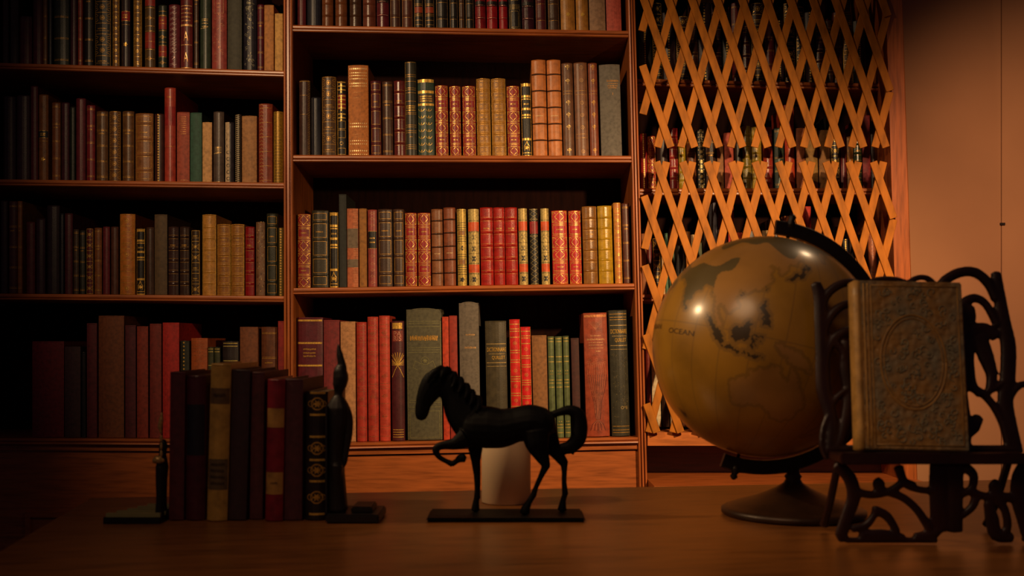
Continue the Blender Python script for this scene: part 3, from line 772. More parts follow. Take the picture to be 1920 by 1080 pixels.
ROWS['C3'] = ('centre bottom shelf', [
(555, 605, 595, '50101c', 'bars', 'large maroon book with gold bars'), (607, 637, 600, '6e1a1c', 'cloth', 'dull red book'), (639, 667, 603, 'a8764a', 'cloth', 'tan parchment book'),
(669, 688, 604, 'a03022', 'redpanel', 'red cloth set volume'), (690, 710, 594, 'a43424', 'redpanel', 'red cloth set volume'), (712, 732, 592, 'b03c2a', 'redpanel', 'red cloth set volume'),
(735, 759, 602, '48181c', 'fan', 'maroon book with gold sunburst'), (764, 830, 578, '4a4630', 'arch', 'very thick olive green arched book'), (832, 844, 594, 'b03410', 'cloth', 'slim orange red book'),
(845, 860, 592, '8a2412', 'cloth', 'slim brick red book'), (864, 901, 566, '5e5448', 'title2', 'tall grey brown round topped book'), (913, 953, 602, '3c3420', 'quillet:a', 'olive brown dictionary'),
(959, 979, 599, 'c01e1a', 'redgold', 'bright red book with gold bands'), (980, 999, 613, 'c41a1c', 'redgold', 'shorter bright red gold banded book'), (1001, 1029, 629, '7e5228', 'cloth', 'light brown cloth book'),
(1031, 1043, 631, '55603c', 'green', 'slim green book with gold bands'), (1045, 1058, 631, '55603c', 'green', 'slim green book with gold bands'), (1060, 1071, 630, '505a38', 'green', 'slim green book with gold bands'),
(1075, 1090, 634, '3a140e', 'cloth', 'dark brown book in shadow'), (1100, 1144, 587, '8a3a20', 'leaf', 'thick red brown book with moulded plants'), (1148, 1182, 582, '2e2c20', 'quillet:b', 'black green dictionary')])
ROWS['L0'] = ('left top shelf', [
(4, 15, -60, DB, 'plain', 'dark slim book'), (17, 33, -60, '3a2a1c', 'plain', 'dull brown book'), (34, 58, 30, MA, 'plain', 'low maroon book'), (60, 79, -60, MA, 'plain', 'dim maroon book'),
(80, 88, -60, '6a4420', 'lines', 'thin brown book'), (90, 97, -60, NV, 'plain', 'thin navy book'), (99, 128, -60, DG, 'lines', 'thick green black book'), (131, 143, -55, '3c1820', 'plain', 'slim plum book'),
(145, 154, -55, '7a2c1c', 'lines', 'thin red brown book'), (157, 174, -55, BK, 'lines', 'black book with faint lines'), (176, 207, -60, BK, 'oldornate', 'thick black book with gilding'),
(210, 223, -62, '6a4620', 'ornate', 'slim brown gilt book'), (226, 243, -50, '281c20', 'redlabel', 'dark book with red label'), (249, 265, -60, '74501e', 'ornate', 'ochre gilt book'),
(270, 290, -62, '4a3418', 'redsec', 'brown gilt book with red panels'), (296, 312, 9, DG, 'redsec', 'low green gilt book'), (315, 336, 8, '5c1c24', 'two', 'maroon book numbered 2'),
(337, 360, -40, '5a1818', 'lyre', 'maroon book with gold letters'), (363, 372, -50, DB, 'lines', 'thin dark brown book'), (374, 394, -60, '2a3426', 'crown', 'dark green book with gold lines'),
(396, 424, -50, '8a3a34', 'floral', 'rose red book with floral spine'), (426, 453, -60, '363428', 'cloth', 'grey green cloth book'), (455, 480, -52, '1a1620', 'floral:silver', 'black book with silver flowers'),
(482, 494, 8, '4e0e1a', 'lines', 'low dark crimson book'), (495, 513, 9, 'a46c34', 'cloth', 'low tan book'), (515, 530, 25, 'b88c48', 'cloth', 'low cream tan book')])
ROWS['L1'] = ('left second shelf', [
(4, 27, 180, '2a141a', 'plain', 'dim purple brown book'), (29, 54, 178, '301620', 'plain', 'dim plum book'), (56, 70, 161, MA, 'plain', 'tall maroon book'), (71, 89, 177, '74451c', 'darklabel', 'tan brown book with dark label'),
(96, 112, 192, '6e3c1a', 'lines', 'brown book with lines'), (114, 129, 192, '3a141e', 'plain', 'dim wine coloured book'), (131, 140, 200, DG, 'plain', 'thin green black book'), (141, 159, 184, '5a1a24', 'plain', 'raised dark red book'),
(161, 177, 197, '701a20', 'lines', 'crimson book with lines'), (179, 201, 208, '5a3a1c', 'lines', 'brown volume with thin rules'), (203, 225, 208, '5a3818', 'oldornate', 'brown volume with old gilding'), (228, 250, 208, '5c3a1a', 'lines', 'second brown volume with thin rules'),
(252, 286, 212, '7c4c20', 'frame', 'wide tan book with blind frame'), (289, 306, 213, '3a1a14', 'beads', 'dark brown book with gold beads'), (307, 328, 164, '9a3424', 'redtop', 'tallest red cloth book'),
(331, 355, 210, '94402c', 'gbox', 'terracotta book with gilt block'), (356, 378, 211, '244a3a', 'cloth', 'plain dark green book'), (379, 397, 229, 'b98c58', 'cloth', 'cream book'), (399, 419, 209, '4a3c34', 'crown', 'grey brown book with gold stroke'),
(421, 438, 229, '221a20', 'rings', 'black book with ring ornaments'), (440, 452, 214, '2a2018', 'zig', 'slim book with gold zigzag'), (453, 481, 217, '96683c', 'cloth', 'light brown book with torn spine'),
(484, 510, 194, '7a301c', 'leftgilt', 'tall red brown gilt book'), (512, 530, 209, '7a5418', 'goldtext', 'gold book with dark lettering')])
ROWS['L2'] = ('left third shelf', [
(0, 13, 376, '2e141a', 'plain', 'dim slim book'), (15, 31, 377, '46181c', 'lines', 'maroon ruled book'), (32, 41, 377, '7c4a1e', 'lines', 'thin tan book'), (48, 64, 416, '50181e', 'plain', 'low maroon book'),
(66, 83, 410, '2c1420', 'plain', 'dim plum book'), (86, 110, 385, '221418', 'plain', 'broad near black book'), (112, 119, 400, NV, 'plain', 'thin navy book'), (120, 135, 400, '44161e', 'plain', 'dim wine red book'),
(137, 147, 430, '3c2c1c', 'lines', 'low thin brown book'), (149, 159, 432, '2a2a20', 'lines', 'low thin green book'), (161, 174, 428, '541c1c', 'ornate', 'low maroon gilt book'), (176, 190, 427, '70401c', 'lines', 'low brown book'),
(192, 205, 425, '5c1a20', 'plain', 'low wine red book'), (207, 221, 425, '4a281a', 'plain', 'low dull brown book'), (223, 252, 401, 'a8621e', 'oldornate', 'orange tan book'), (255, 271, 428, BK, 'urn', 'slim black book with gold urn'),
(273, 288, 426, DB, 'plain', 'plain dark brown book'), (289, 313, 402, '4e3a20', 'cloth', 'tall olive brown book'), (314, 334, 425, '34201c', 'raised', 'dark brown ribbed book'), (336, 354, 425, '34221a', 'raised', 'dark brown ribbed book'),
(358, 374, 431, '30200e', 'ornate', 'low black and gold book'), (378, 404, 402, 'a87430', 'gilt', 'bright tan gilt book'), (406, 431, 420, '80501c', 'gilt', 'brown gilt set volume'), (432, 457, 420, '80501c', 'gilt', 'brown gilt set volume'),
(459, 476, 425, '7c0e14', 'raised', 'deep red ribbed book'), (479, 496, 416, '6a4a30', 'speck', 'speckled brown book'), (499, 520, 400, '24261a', 'frame', 'tall olive black book'), (522, 531, 427, '5c4a1c', 'beads', 'thin gold beaded book')])
ROWS['L3'] = ('left bottom shelf', [
(58, 118, 640, '6a141e', 'cloth', 'broad wine red book'), (120, 150, 650, '3a2024', 'cloth', 'low dark brown book'), (152, 160, 660, BK, 'plain', 'thin black book'), (162, 181, 606, '56161e', 'cloth', 'tall maroon book'),
(183, 231, 592, '6a3618', 'cloth', 'thick brown book'), (234, 254, 610, '4e141e', 'cloth', 'dark maroon book'), (256, 277, 612, '7c2818', 'cloth', 'rust brown book'), (280, 302, 607, '6e2016', 'cloth', 'dark rust red book'),
(304, 335, 605, 'a01c16', 'cloth', 'bright red book'), (337, 354, 639, '262a22', 'beads', 'black green book'), (357, 388, 634, '9a4a20', 'redpanel', 'terracotta book'), (389, 400, 651, '34361e', 'green', 'slim green gilt book'),
(401, 412, 651, '34361e', 'green', 'slim green gilt book'), (416, 446, 640, '241a18', 'green', 'black book with gold lines'), (449, 483, 613, '6a3818', 'cloth', 'wide brown book'), (489, 519, 613, '5a3018', 'lines', 'brown ruled book'), (521, 533, 602, '8e1e18', 'cloth', 'slim red book by the upright')])
rr = random.Random(11)
R0 = []; x = 1200; 
pal0 = [('2a1610', 'ornate'), ('1a1410', 'beads'), ('40241a', 'raised'), ('16120e', 'ornate'), ('5a1a1c', 'lines'), ('3a2a14', 'ornate'), ('2a1a20', 'beads'), ('4a3014', 'gilt'), ('301014', 'raised'), ('24281c', 'edges')]
nm0 = {'ornate': 'ornately gilt', 'beads': 'gold beaded', 'raised': 'ribbed', 'lines': 'gold ruled', 'gilt': 'gilt', 'edges': 'gilt jointed'}
i = 0
while x < 1628:
    wd = rr.choice((17, 20, 22, 25)); c, s = pal0[(i*3+rr.randrange(2)) % 10]
    R0.append((x, x+wd-1.5, rr.choice((22, 30, 12, 38, 5)), c, s, nm0[s]+' dark book')); x += wd; i += 1
ROWS['R0'] = ('shelf one behind trellis', R0)
ROWS['R1'] = ('shelf two behind trellis', [
(1203, 1215, 250, '8a1a1c', 'beads', 'slim red gilt book'), (1216, 1231, 255, '961c1e', 'diamond', 'red gilt book'), (1233, 1254, 258, '241014', 'plain', 'near black book'), (1257, 1273, 240, '7a1c1c', 'raised', 'red ribbed book'),
(1274, 1287, 262, '8a7418', 'raised', 'olive yellow book'), (1289, 1307, 262, '5a2c14', 'lines', 'brown ruled book'), (1309, 1323, 243, BK, 'blackflower', 'black book with gold flowers'), (1325, 1345, 262, '2a1610', 'lines', 'dark ruled book'),
(1346, 1358, 270, '8a5a30', 'cloth', 'light brown cloth book'), (1360, 1377, 249, '9a3a24', 'cloth', 'terracotta cloth book'), (1379, 1392, 262, '20140e', 'plain', 'dark slim book'), (1394, 1411, 236, '6a5a1c', 'raised', 'olive gold book'),
(1412, 1430, 238, '8a7020', 'glossy', 'brass coloured book'), (1433, 1451, 238, '8a2a20', 'raised', 'dull red ribbed book'), (1454, 1472, 240, '24382a', 'lines', 'dark green book'), (1474, 1492, 196, 'a83a22', 'redpanel', 'tall orange red book'),
(1495, 1511, 240, '8a4a28', 'cloth', 'rusty brown cloth book'), (1512, 1535, 240, '8a6428', 'cloth', 'ochre cloth book'), (1537, 1558, 244, '7e5424', 'cloth', 'tan cloth book'), (1560, 1576, 212, '2a2620', 'ornate', 'black silver book'),
(1578, 1589, 250, '5a141a', 'plain', 'slim crimson book'), (1590, 1602, 256, 'a0641c', 'lines', 'orange ruled book'), (1603, 1618, 256, '26301e', 'raised', 'green black ribbed book'), (1619, 1634, 216, '6a1218', 'cloth', 'tall crimson book'), (1635, 1643, 250, '2a1410', 'plain', 'dark brown book')])
ROWS['R2'] = ('shelf three behind trellis', [
(1205, 1214, 438, '8a5028', 'cloth', 'slim light brown book'), (1215, 1224, 452, '5a1a1c', 'plain', 'low maroon book'), (1226, 1240, 446, '2c1810', 'ornate', 'black gilt book'), (1242, 1248, 450, 'b08c60', 'cloth', 'thin cream book'), (1249, 1254, 437, '3e6048', 'cloth', 'thin green book'),
(1256, 1266, 470, '4a6048', 'cloth', 'low sage green book'), (1268, 1286, 460, BK, 'plain', 'near black book'), (1288, 1297, 434, 'a8682c', 'redpanel', 'slim orange brown book'), (1298, 1305, 440, 'b89a70', 'cloth', 'slim beige book'), (1307, 1318, 455, '4a5038', 'cloth', 'slim olive book'),
(1320, 1338, 450, '20140e', 'plain', 'dark brown book'), (1340, 1347, 380, '5c5a64', 'cloth', 'tall thin grey book'), (1349, 1366, 430, '2a1410', 'plain', 'dark book'), (1368, 1379, 382, 'b02a1c', 'cloth', 'tall bright red book'), (1381, 1394, 436, 'a8361c', 'cloth', 'low orange red book'),
(1396, 1430, 432, '24181a', 'plain', 'broad black book'), (1432, 1446, 432, '9a7a50', 'cloth', 'beige cloth book'), (1448, 1470, 410, '3a2018', 'plain', 'brown book'), (1472, 1482, 405, '9a5a34', 'cloth', 'slim rust book'), (1484, 1508, 430, '20120e', 'plain', 'dark brown broad book'),
(1511, 1524, 387, 'b02c1c', 'cloth', 'tall red cloth book'), (1526, 1545, 430, '20120e', 'plain', 'blackish book'), (1547, 1580, 425, '1c1412', 'plain', 'broad blackish book'), (1583, 1593, 448, '2a2a2e', 'beads', 'slim black silver book'), (1596, 1628, 440, '24120e', 'plain', 'dark umber book'), (1631, 1647, 428, '8a4a28', 'redpanel', 'light brown ruled book'), (1648, 1653, 440, '2c140e', 'plain', 'thin dark chestnut book')])
ROWS['R3'] = ('bottom shelf behind trellis', [
(1214, 1222, 640, '6a2018', 'plain', 'slim maroon book'), (1224, 1240, 640, 'c8b490', 'cloth', 'cream white book'), (1242, 1256, 650, '2a1810', 'plain', 'dark brown book'), (1258, 1272, 640, '9a7a58', 'cloth', 'beige book'), (1274, 1296, 650, '5a3018', 'lines', 'brown ruled book'), (1298, 1330, 645, '7a4a2c', 'cloth', 'tan book')])
ORD = ['leftmost', 'second from left', 'third from left', 'fourth from left', 'fifth from left', 'sixth from left', 'seventh from left', 'eighth from left']
NUMW = ['', '', 'two', 'three', 'four', 'five', 'six', 'seven', 'eight', 'nine', 'ten']
for key, (phrase, books) in ROWS.items():
    x0, y0, x1, y1, SY = SH[key]; R = key[0] == 'R'
    Ys = SY+(.014 if R else .022)
    names = [b[5] for b in books]
    cnt = {}
    for i, (a, b, top, col, sty, look) in enumerate(books):
        k = names.count(look)
        if k > 1:
            cnt[look] = cnt.get(look, 0)+1; o_ = cnt[look]
            w_ = ORD[o_-1] if o_ < k or k > 8 else 'rightmost'
            lab = '%s, %s of %s alike, %s' % (look, w_, NUMW[k], phrase)
        elif i: lab = '%s, %s, right of %s' % (look, phrase, names[i-1])
        else: lab = '%s, %s, at its left end' % (look, phrase)
        if len(lab.split()) > 16:
            lab = '%s, %s' % (look, phrase)
        def zat(px): return U(0, y0+(y1-y0)*(px-x0)/(x1-x0), SY).z
        A = U(a, 0, Ys); B = U(b, 0, Ys); z = max(zat(a), zat(b))+.0004
        if key[0] == 'C': A.x = max(A.x, U(552.5, 0, FY).x+.001)
        w_m = B.x-A.x-.0006
        h = U(0, top, Ys).z-z
        cx = (a+b)/2
        lean = 0
        if key[0] == 'C': lean = .030*(cx-545)/640
        if key[0] == 'R' : lean = .02
        dep = min(.235 if h > .27 else .2, .16+.02*((i*7) % 3)) if not R else .14
        bk_ = make_book(w_m, h, dep, col, sty, lab[0].upper()+lab[1:], 'books on the '+phrase, round_top={'arch': .012, 'title2': .010}.get(sty.split(':')[0], 0))
        bk_.location = ((A.x+B.x)/2, Ys, z+abs(math.sin(lean))*w_m/2); bk_.rotation_euler = (0, -lean, 0)
        if key == 'C3' and 'dark cords' in look: pass
# ------------------------------------------------------------ the table
TZ = .75
A = U(165, 933, 1.625); A.z = TZ
tbl = thing('table', 'brown wooden table with a polished top under the globe, horse and books', 'table', (A.x, A.y, 0))
tbl.rotation_euler = (0, 0, math.atan(.144))
bm = bmesh.new(); box(bm, 0, 2.3, -1.35, 0, TZ-.028, TZ); bmesh.ops.bevel(bm, geom=list(bm.edges), offset=.006, segments=3, affect='EDGES')
bmobj('tabletop', bm, mat('wood', '7a4a20', .36, stretch=(1.5, 10, 6)), tbl)
for q in ((.06, 2.24, -1.29, -1.27), (.06, 2.24, -.08, -.06), (.06, .08, -1.27, -.08), (2.22, 2.24, -1.27, -.08)):
    bm = bmesh.new(); box(bm, *q, .60, .7218); bmobj('apron', bm, mat('wood', '4a2812', .45, stretch=(2, 8, 8)), tbl)
for x, y in ((.07, -1.28), (2.23, -1.28), (.07, -.07), (2.23, -.07)):
    bm = bmesh.new(); lathe(bm, [(.018, 0), (.022, .05), (.026, .3), (.034, .5), (.03, .56), (.036, .58), (.036, .721)], (x, y, 0.0005), 20)
    bmobj('leg', bm, mat('wood', '4a2812', .45, stretch=(8, 8, 1)), tbl)

# ------------------------------------------------------------ books between bookends on the table
def tb(x0, x1, x0t, ytop, col, sty, look, Y=1.4125, extra=None):
    a, b = U(x0, 0, Y).x, U(x1, 0, Y).x; h = U(0, ytop, Y).z-TZ
    lean = (x0t-x0)/F*Y/h
    bk_ = make_book(b-a-.0008, h, .155, col, sty, look, 'books between the bookends on the table')
    bk_.location = ((a+b)/2, Y, TZ+.0004+abs(lean)*(b-a)/2*(0 if abs(lean) < .004 else 1)); bk_.rotation_euler = (0, lean, 0)
    return bk_
d_vellum = lambda S, L, r: (S.rect(-.95, .95, S.h*.745, S.h*.845, ink('5c4426')), S.marks(-.6, .6, S.h*.80, .006, ink('2a1c10'), r), S.rect(-.95, .95, S.h*.20, S.h*.395, ink('5c4a30')), [S.marks(-.7, .7, S.h*f, .005, ink('2c2010'), r) for f in (.36, .32, .28, .24)])
d_tanlab = lambda S, L, r: (S.rect(-.95, .95, S.h*.66, S.h*.795, ink('a07438')), S.rect(-.95, .95, S.h*.19, S.h*.345, ink('a07438')), S.marks(-.4, .4, S.h*.27, .004, ink('3a2410'), r))
d_orn6 = lambda S, L, r: ([S.rect(-.6, .8, S.h*f-.0014, S.h*f+.0014, g()) for f in (.99, .82, .65, .47, .305, .05)], [(S.ring(.1, S.h*f, .008, .0016, og(), 10), S.star(.1, S.h*f, .006, og(), 6), S.ring(-.5, S.h*f, .004, .001, og(), 7), S.ring(.6, S.h*f, .004, .001, og(), 7)) for f in (.905, .56, .39, .18)])
d_darkpan = lambda S, L, r: S.rect(-.9, .9, S.h*.45, S.h*.8, ink('14101a'))
STY.update(vellum=d_vellum, tanlab=d_tanlab, orn6=d_orn6, darkpan=d_darkpan)
tb(315, 344, 318, 698, '4c0f18', 'cloth', 'Dark wine red book on the table, next to the left bookend')
tb(345, 383, 347, 705, '44101a', 'darkpan', 'Maroon table book with dark panel, left of the pale tan one')
tb(385, 424, 393, 683, 'a8813c', 'vellum', 'Pale tan book with two brown labels, standing on the table', Y=1.405)
tb(427, 461, 435, 694, '2c1016', 'cloth', 'Blackish purple book on the table, right of the pale tan one')
tb(467, 492, 471, 698, '48161a', 'cloth', 'Dull maroon book on the table, left of the tan labelled one', Y=1.42)
tb(495, 529, 500, 712, '741420', 'tanlab', 'Crimson book with two tan labels, standing on the table', Y=1.405)
tb(531, 566, 533, 711, '400f1a', 'cloth', 'Plain dark maroon table book, right of the tan labelled one')
tb(570, 612, 572, 735, '1c100e', 'orn6', 'Black book with gold bars and rosettes, next to the right bookend')

# ------------------------------------------------------------ bookends
BRZ = mat('bronze', '1c1412', .5)
def bookend(x, Y, right):
    b = thing('bookend', ('Dark figure bookend with a tall pointed crest, right end of table books' if right else 'Dark bookend with a gold tipped spear and ribbed base, left of table books'), 'bookend', (x, Y, TZ), 'bookends holding the table books')
    return b
s = 1.415/F
def K(px, py, Y0=1.415, dy=0): q = U(px, py, Y0); q.y += dy; return q
be = bookend(K(630, 0).x, 1.415, True)
bm = bmesh.new()
tube(bm, [K(633, 955), K(631, 900), K(630, 850), K(633, 800), K(634, 765), K(634, 742)], [(.014, .016), (.012, .015), (.010, .013), (.013, .014), (.0165, .014), (.006, .007)], 12)
tube(bm, [K(634, 750), K(635, 735), K(637, 722), K(639, 708), K(637, 694), K(634, 688)], [.006, .006, .0095, .0105, .009, .006], 12)
tube(bm, [K(640, 712), K(646, 718), K(649, 722)], [.004, .003, .002], 8)                      # nose
tube(bm, [K(640, 700), K(642, 690), K(637, 665), K(634, 645)], [(.0065, .005), (.006, .005), (.0045, .004), (.0012, .001)], 10)   # crest
tube(bm, [K(634, 757), K(646, 764), K(654, 785), K(654, 815), K(649, 845), K(645, 868), K(638, 872)], [.007, .0065, .0058, .005, .0042, .004, .0045], 10)  # near arm
tube(bm, [K(634, 757, dy=.012), K(625, 770, dy=.018), K(622, 800, dy=.02), K(628, 830, dy=.018)], [.006, .006, .005, .004], 10)
for yy in (-.008, .009):
    tube(bm, [K(633, 870, dy=yy), K(632, 905, dy=yy), K(633, 940, dy=yy), K(635, 958, dy=yy)], [.009, .0075, .006, .007], 10)
    tube(bm, [K(634, 957, dy=yy), K(645, 961, dy=yy)], [.006, .004], 8)
o = fuse(bmobj('figure', bm, BRZ, be), .0012); o.location = -Vector(be.location)
bm = bmesh.new(); l, r_ = K(616, 0).x, K(715, 0).x
box(bm, l, r_, 1.39, 1.47, TZ+.0005, TZ+.012); box(bm, K(660, 0).x, K(700, 0).x, 1.405, 1.455, TZ+.011, TZ+.020)
bmesh.ops.bevel(bm, geom=list(bm.edges), offset=.002, segments=2, affect='EDGES')
o = bmobj('base', bm, BRZ, be); o.location = -Vector(be.location)
bm = bmesh.new(); box(bm, K(613.5, 0).x, K(617, 0).x, 1.40, 1.465, TZ+.012, K(0, 760).z)
o = bmobj('upright_plate', bm, BRZ, be); o.location = -Vector(be.location)

be = bookend(K(304, 0).x, 1.415, False)
bm = bmesh.new()
tube(bm, [K(302, 968), K(303, 930), K(303, 900), K(304, 875), K(305, 850)], [(.007, .014), (.006, .013), (.007, .012), (.008, .012), (.004, .006)], 12)
tube(bm, [K(305, 852), K(306, 835), K(307, 825)], [.005, .006, .003], 10)
o = fuse(bmobj('figure', bm, BRZ, be), .0012); o.location = -Vector(be.location)
bm = bmesh.new()
tube(bm, [K(309, 772, dy=-.012), K(308, 785, dy=-.012), K(306, 798, dy=-.012), K(308, 812, dy=-.012)], [.0006, .003, .0032, .0012], 8)
for q in (822, 836, 850): tube(bm, [K(308, q-7, dy=-.012), K(308, q, dy=-.012), K(307.5, q+5, dy=-.012)], [.0012, .002, .0012], 8)
tube(bm, [K(294, 864, dy=-.012), K(300, 860, dy=-.012), K(306, 861, dy=-.012), K(313, 862, dy=-.012)], [.003, .0055, .005, .002], 8)
o = bmobj('spear', bm, mat('gilt', 'c8a060', .35), be, True); o.location = -Vector(be.location)
bm = bmesh.new(); xr_ = K(312, 0).x
for i in range(5):
    xl_ = K(208+i*9, 0).x; y0_ = 1.388+i*.021
    box(bm, xl_, xr_, y0_, y0_+.0205, TZ+.0005, TZ+.009-.0003*i)
    box(bm, xl_+.003, xr_, y0_+.001, y0_+.007, TZ+.0087-.0003*i, TZ+.0140-.0002*i, 1)
o = bmobj('ribbed_base', bm, [mat('bronze', '14161a', .5), mat('painted', '8a8458', .5)], be); o.location = -Vector(be.location)

# ------------------------------------------------------------ horse
HY = 1.442
horse = thing('horse_statuette', 'Black prancing horse statuette with one raised foreleg, in front of the candle', 'statuette', (U(950, 0, HY).x, HY, TZ))
def H(zx, zy, dy=0): q = U(740+zx/3, 640+zy/3, HY); q.y += dy; return q
k3 = HY/F/3
def R_(a, b=None): return (a*k3, (b if b else a)*k3)
bm = bmesh.new()
tube(bm, [H(395, 470), H(440, 480), H(520, 483), H(600, 488), H(680, 470), H(760, 458), H(830, 470), H(880, 490)],
     [R_(90, 62), R_(112, 80), R_(120, 90), R_(112, 92), R_(98, 86), R_(104, 90), R_(96, 84), R_(60, 60)], 18)
tube(bm, [H(440, 470), H(385, 395), H(335, 300), H(300, 225), H(275, 200)], [R_(112, 62), R_(104, 48), R_(80, 38), R_(62, 32), R_(44, 28)], 16)
tube(bm, [H(280, 195), H(225, 235), H(190, 290), H(163, 350), H(152, 410), H(152, 438)], [R_(52, 34), R_(74, 38), R_(64, 32), R_(46, 26), R_(38, 24), R_(24, 16)], 14)
tube(bm, [H(262, 190, -.008), H(258, 160, -.010), H(262, 142, -.010)], [R_(12), R_(10), R_(3)], 8)
tube(bm, [H(280, 190, .008), H(282, 160, .010), H(288, 145, .010)], [R_(12), R_(10), R_(3)], 8)
for i, (x, y) in enumerate(((235, 170), (265, 155), (300, 160), (330, 185), (365, 215), (400, 250), (430, 285), (465, 320))):  # mane locks
    tube(bm, [H(x+8, y+10, -.004), H(x-4, y-2, -.006), H(x-26, y+16, -.012), H(x-38, y+50, -.015)] if i < 3 else [H(x-20, y+10), H(x+6, y, -.002), H(x+10, y+34, -.010), H(x-6, y+72, -.016)],
         [R_(20), R_(22, 14), R_(18, 12), R_(6)], 8)
tube(bm, [H(285, 160, -.006), H(240, 165, -.012), H(205, 200, -.014), H(190, 235, -.014)], [R_(16), R_(22, 14), R_(16, 10), R_(4)], 8)
tube(bm, [H(262, 235), H(225, 285), H(200, 325)], [R_(30, 24), R_(34, 24), R_(16, 14)], 10)
# raised foreleg
tube(bm, [H(400, 540, -.012), H(340, 570, -.014), H(285, 575, -.014), H(242, 592, -.014), H(236, 618, -.014)], [R_(60, 36), R_(34, 24), R_(22, 18), R_(22, 18), R_(20, 17)], 12)
tube(bm, [H(234, 612, -.014), H(255, 645, -.014), H(295, 668, -.014), H(328, 684, -.014)], [R_(20, 17), R_(15, 13), R_(14, 13), R_(19, 16)], 12)
tube(bm, [H(326, 684, -.014), H(350, 668, -.014), H(372, 652, -.014), H(396, 648, -.014)], [R_(17, 15), R_(15, 13), R_(25, 20), R_(27, 22)], 12)
# standing foreleg
tube(bm, [H(450, 520, .010), H(452, 600, .012), H(455, 680, .012), H(462, 760, .012), H(464, 840, .012), H(462, 890, .012)], [R_(62, 40), R_(44, 30), R_(27, 22), R_(20, 18), R_(17, 15), R_(20, 17)], 12)
tube(bm, [H(460, 885, .012), H(455, 920, .012), H(452, 958, .012)], [R_(15), R_(20, 18), R_(26, 22)], 12)
# hind legs
tube(bm, [H(790, 500, -.012), H(800, 570, -.014), H(825, 635, -.014), H(845, 680, -.014), H(848, 700, -.014)], [R_(84, 44), R_(68, 40), R_(44, 28), R_(28, 20), R_(24, 18)], 14)
tube(bm, [H(850, 692, -.014), H(822, 750, -.014), H(795, 810, -.014), H(778, 860, -.014)], [R_(24, 18), R_(16, 13), R_(14, 12), R_(19, 16)], 12)
tube(bm, [H(778, 858, -.014), H(755, 895, -.014), H(735, 935, -.014), H(732, 958, -.014)], [R_(17, 15), R_(17, 15), R_(26, 21), R_(28, 22)], 12)
tube(bm, [H(850, 510, .012), H(885, 590, .014), H(925, 650, .014), H(955, 690, .014)], [R_(70, 40), R_(50, 34), R_(34, 24), R_(26, 19)], 14)
tube(bm, [H(955, 682, .014), H(957, 740, .014), H(956, 800, .014), H(962, 868, .014)], [R_(25, 19), R_(16, 14), R_(15, 13), R_(19, 16)], 12)
tube(bm, [H(962, 866, .014), H(950, 905, .014), H(944, 958, .014)], [R_(16, 14), R_(17, 15), R_(28, 22)], 12)
# tail
tube(bm, [H(880, 415), H(930, 398), H(985, 388), H(1030, 415), H(1042, 480), H(1030, 550), H(985, 595), H(930, 600)], [R_(20), R_(22), R_(30, 24), R_(42, 28), R_(44, 30), R_(46, 30), R_(40, 26), R_(26, 18)], 14)
tube(bm, [H(1010, 560), H(1000, 610), H(1006, 640)], [R_(30, 20), R_(18, 12), R_(3)], 10)
tube(bm, [H(960, 590), H(950, 620), H(962, 640)], [R_(26, 18), R_(14, 10), R_(3)], 10)
HM = mat('bronze', '050303', .6, spec=.2)
o = fuse(bmobj('horse', bm, HM, horse), .0011, 2); o.location = -Vector(horse.location)
bm = bmesh.new(); box(bm, H(190, 0).x, H(1062, 0).x, HY-.042, HY+.040, TZ+.0004, H(0, 962).z-.001)
bmesh.ops.bevel(bm, geom=list(bm.edges), offset=.0025, segments=2, affect='EDGES')
o = bmobj('plinth', bm, HM, horse); o.location = -Vector(horse.location)

# ------------------------------------------------------------ candle
cx_, cy_ = U(949, 0, 1.58).x, 1.58
cdl = thing('candle', 'Cream pillar candle standing on the table behind the black horse', 'candle', (cx_, cy_, TZ))
bm = bmesh.new(); lathe(bm, [(.035, .0004), (.0363, .0015), (.0363, .124), (.035, .1265), (.0325, .1255), (.012, .121), (.002, .120)], n=48)
bmobj('wax_body', bm, mat('wax', 'f0d0a8', .55), cdl, True)
bm = bmesh.new(); tube(bm, [(0, 0, .119), (.0004, 0, .124), (.0015, 0, .129)], [.0008, .0008, .0006], 8)
bmobj('wick', bm, mat('bronze', '1a1410', .8), cdl)

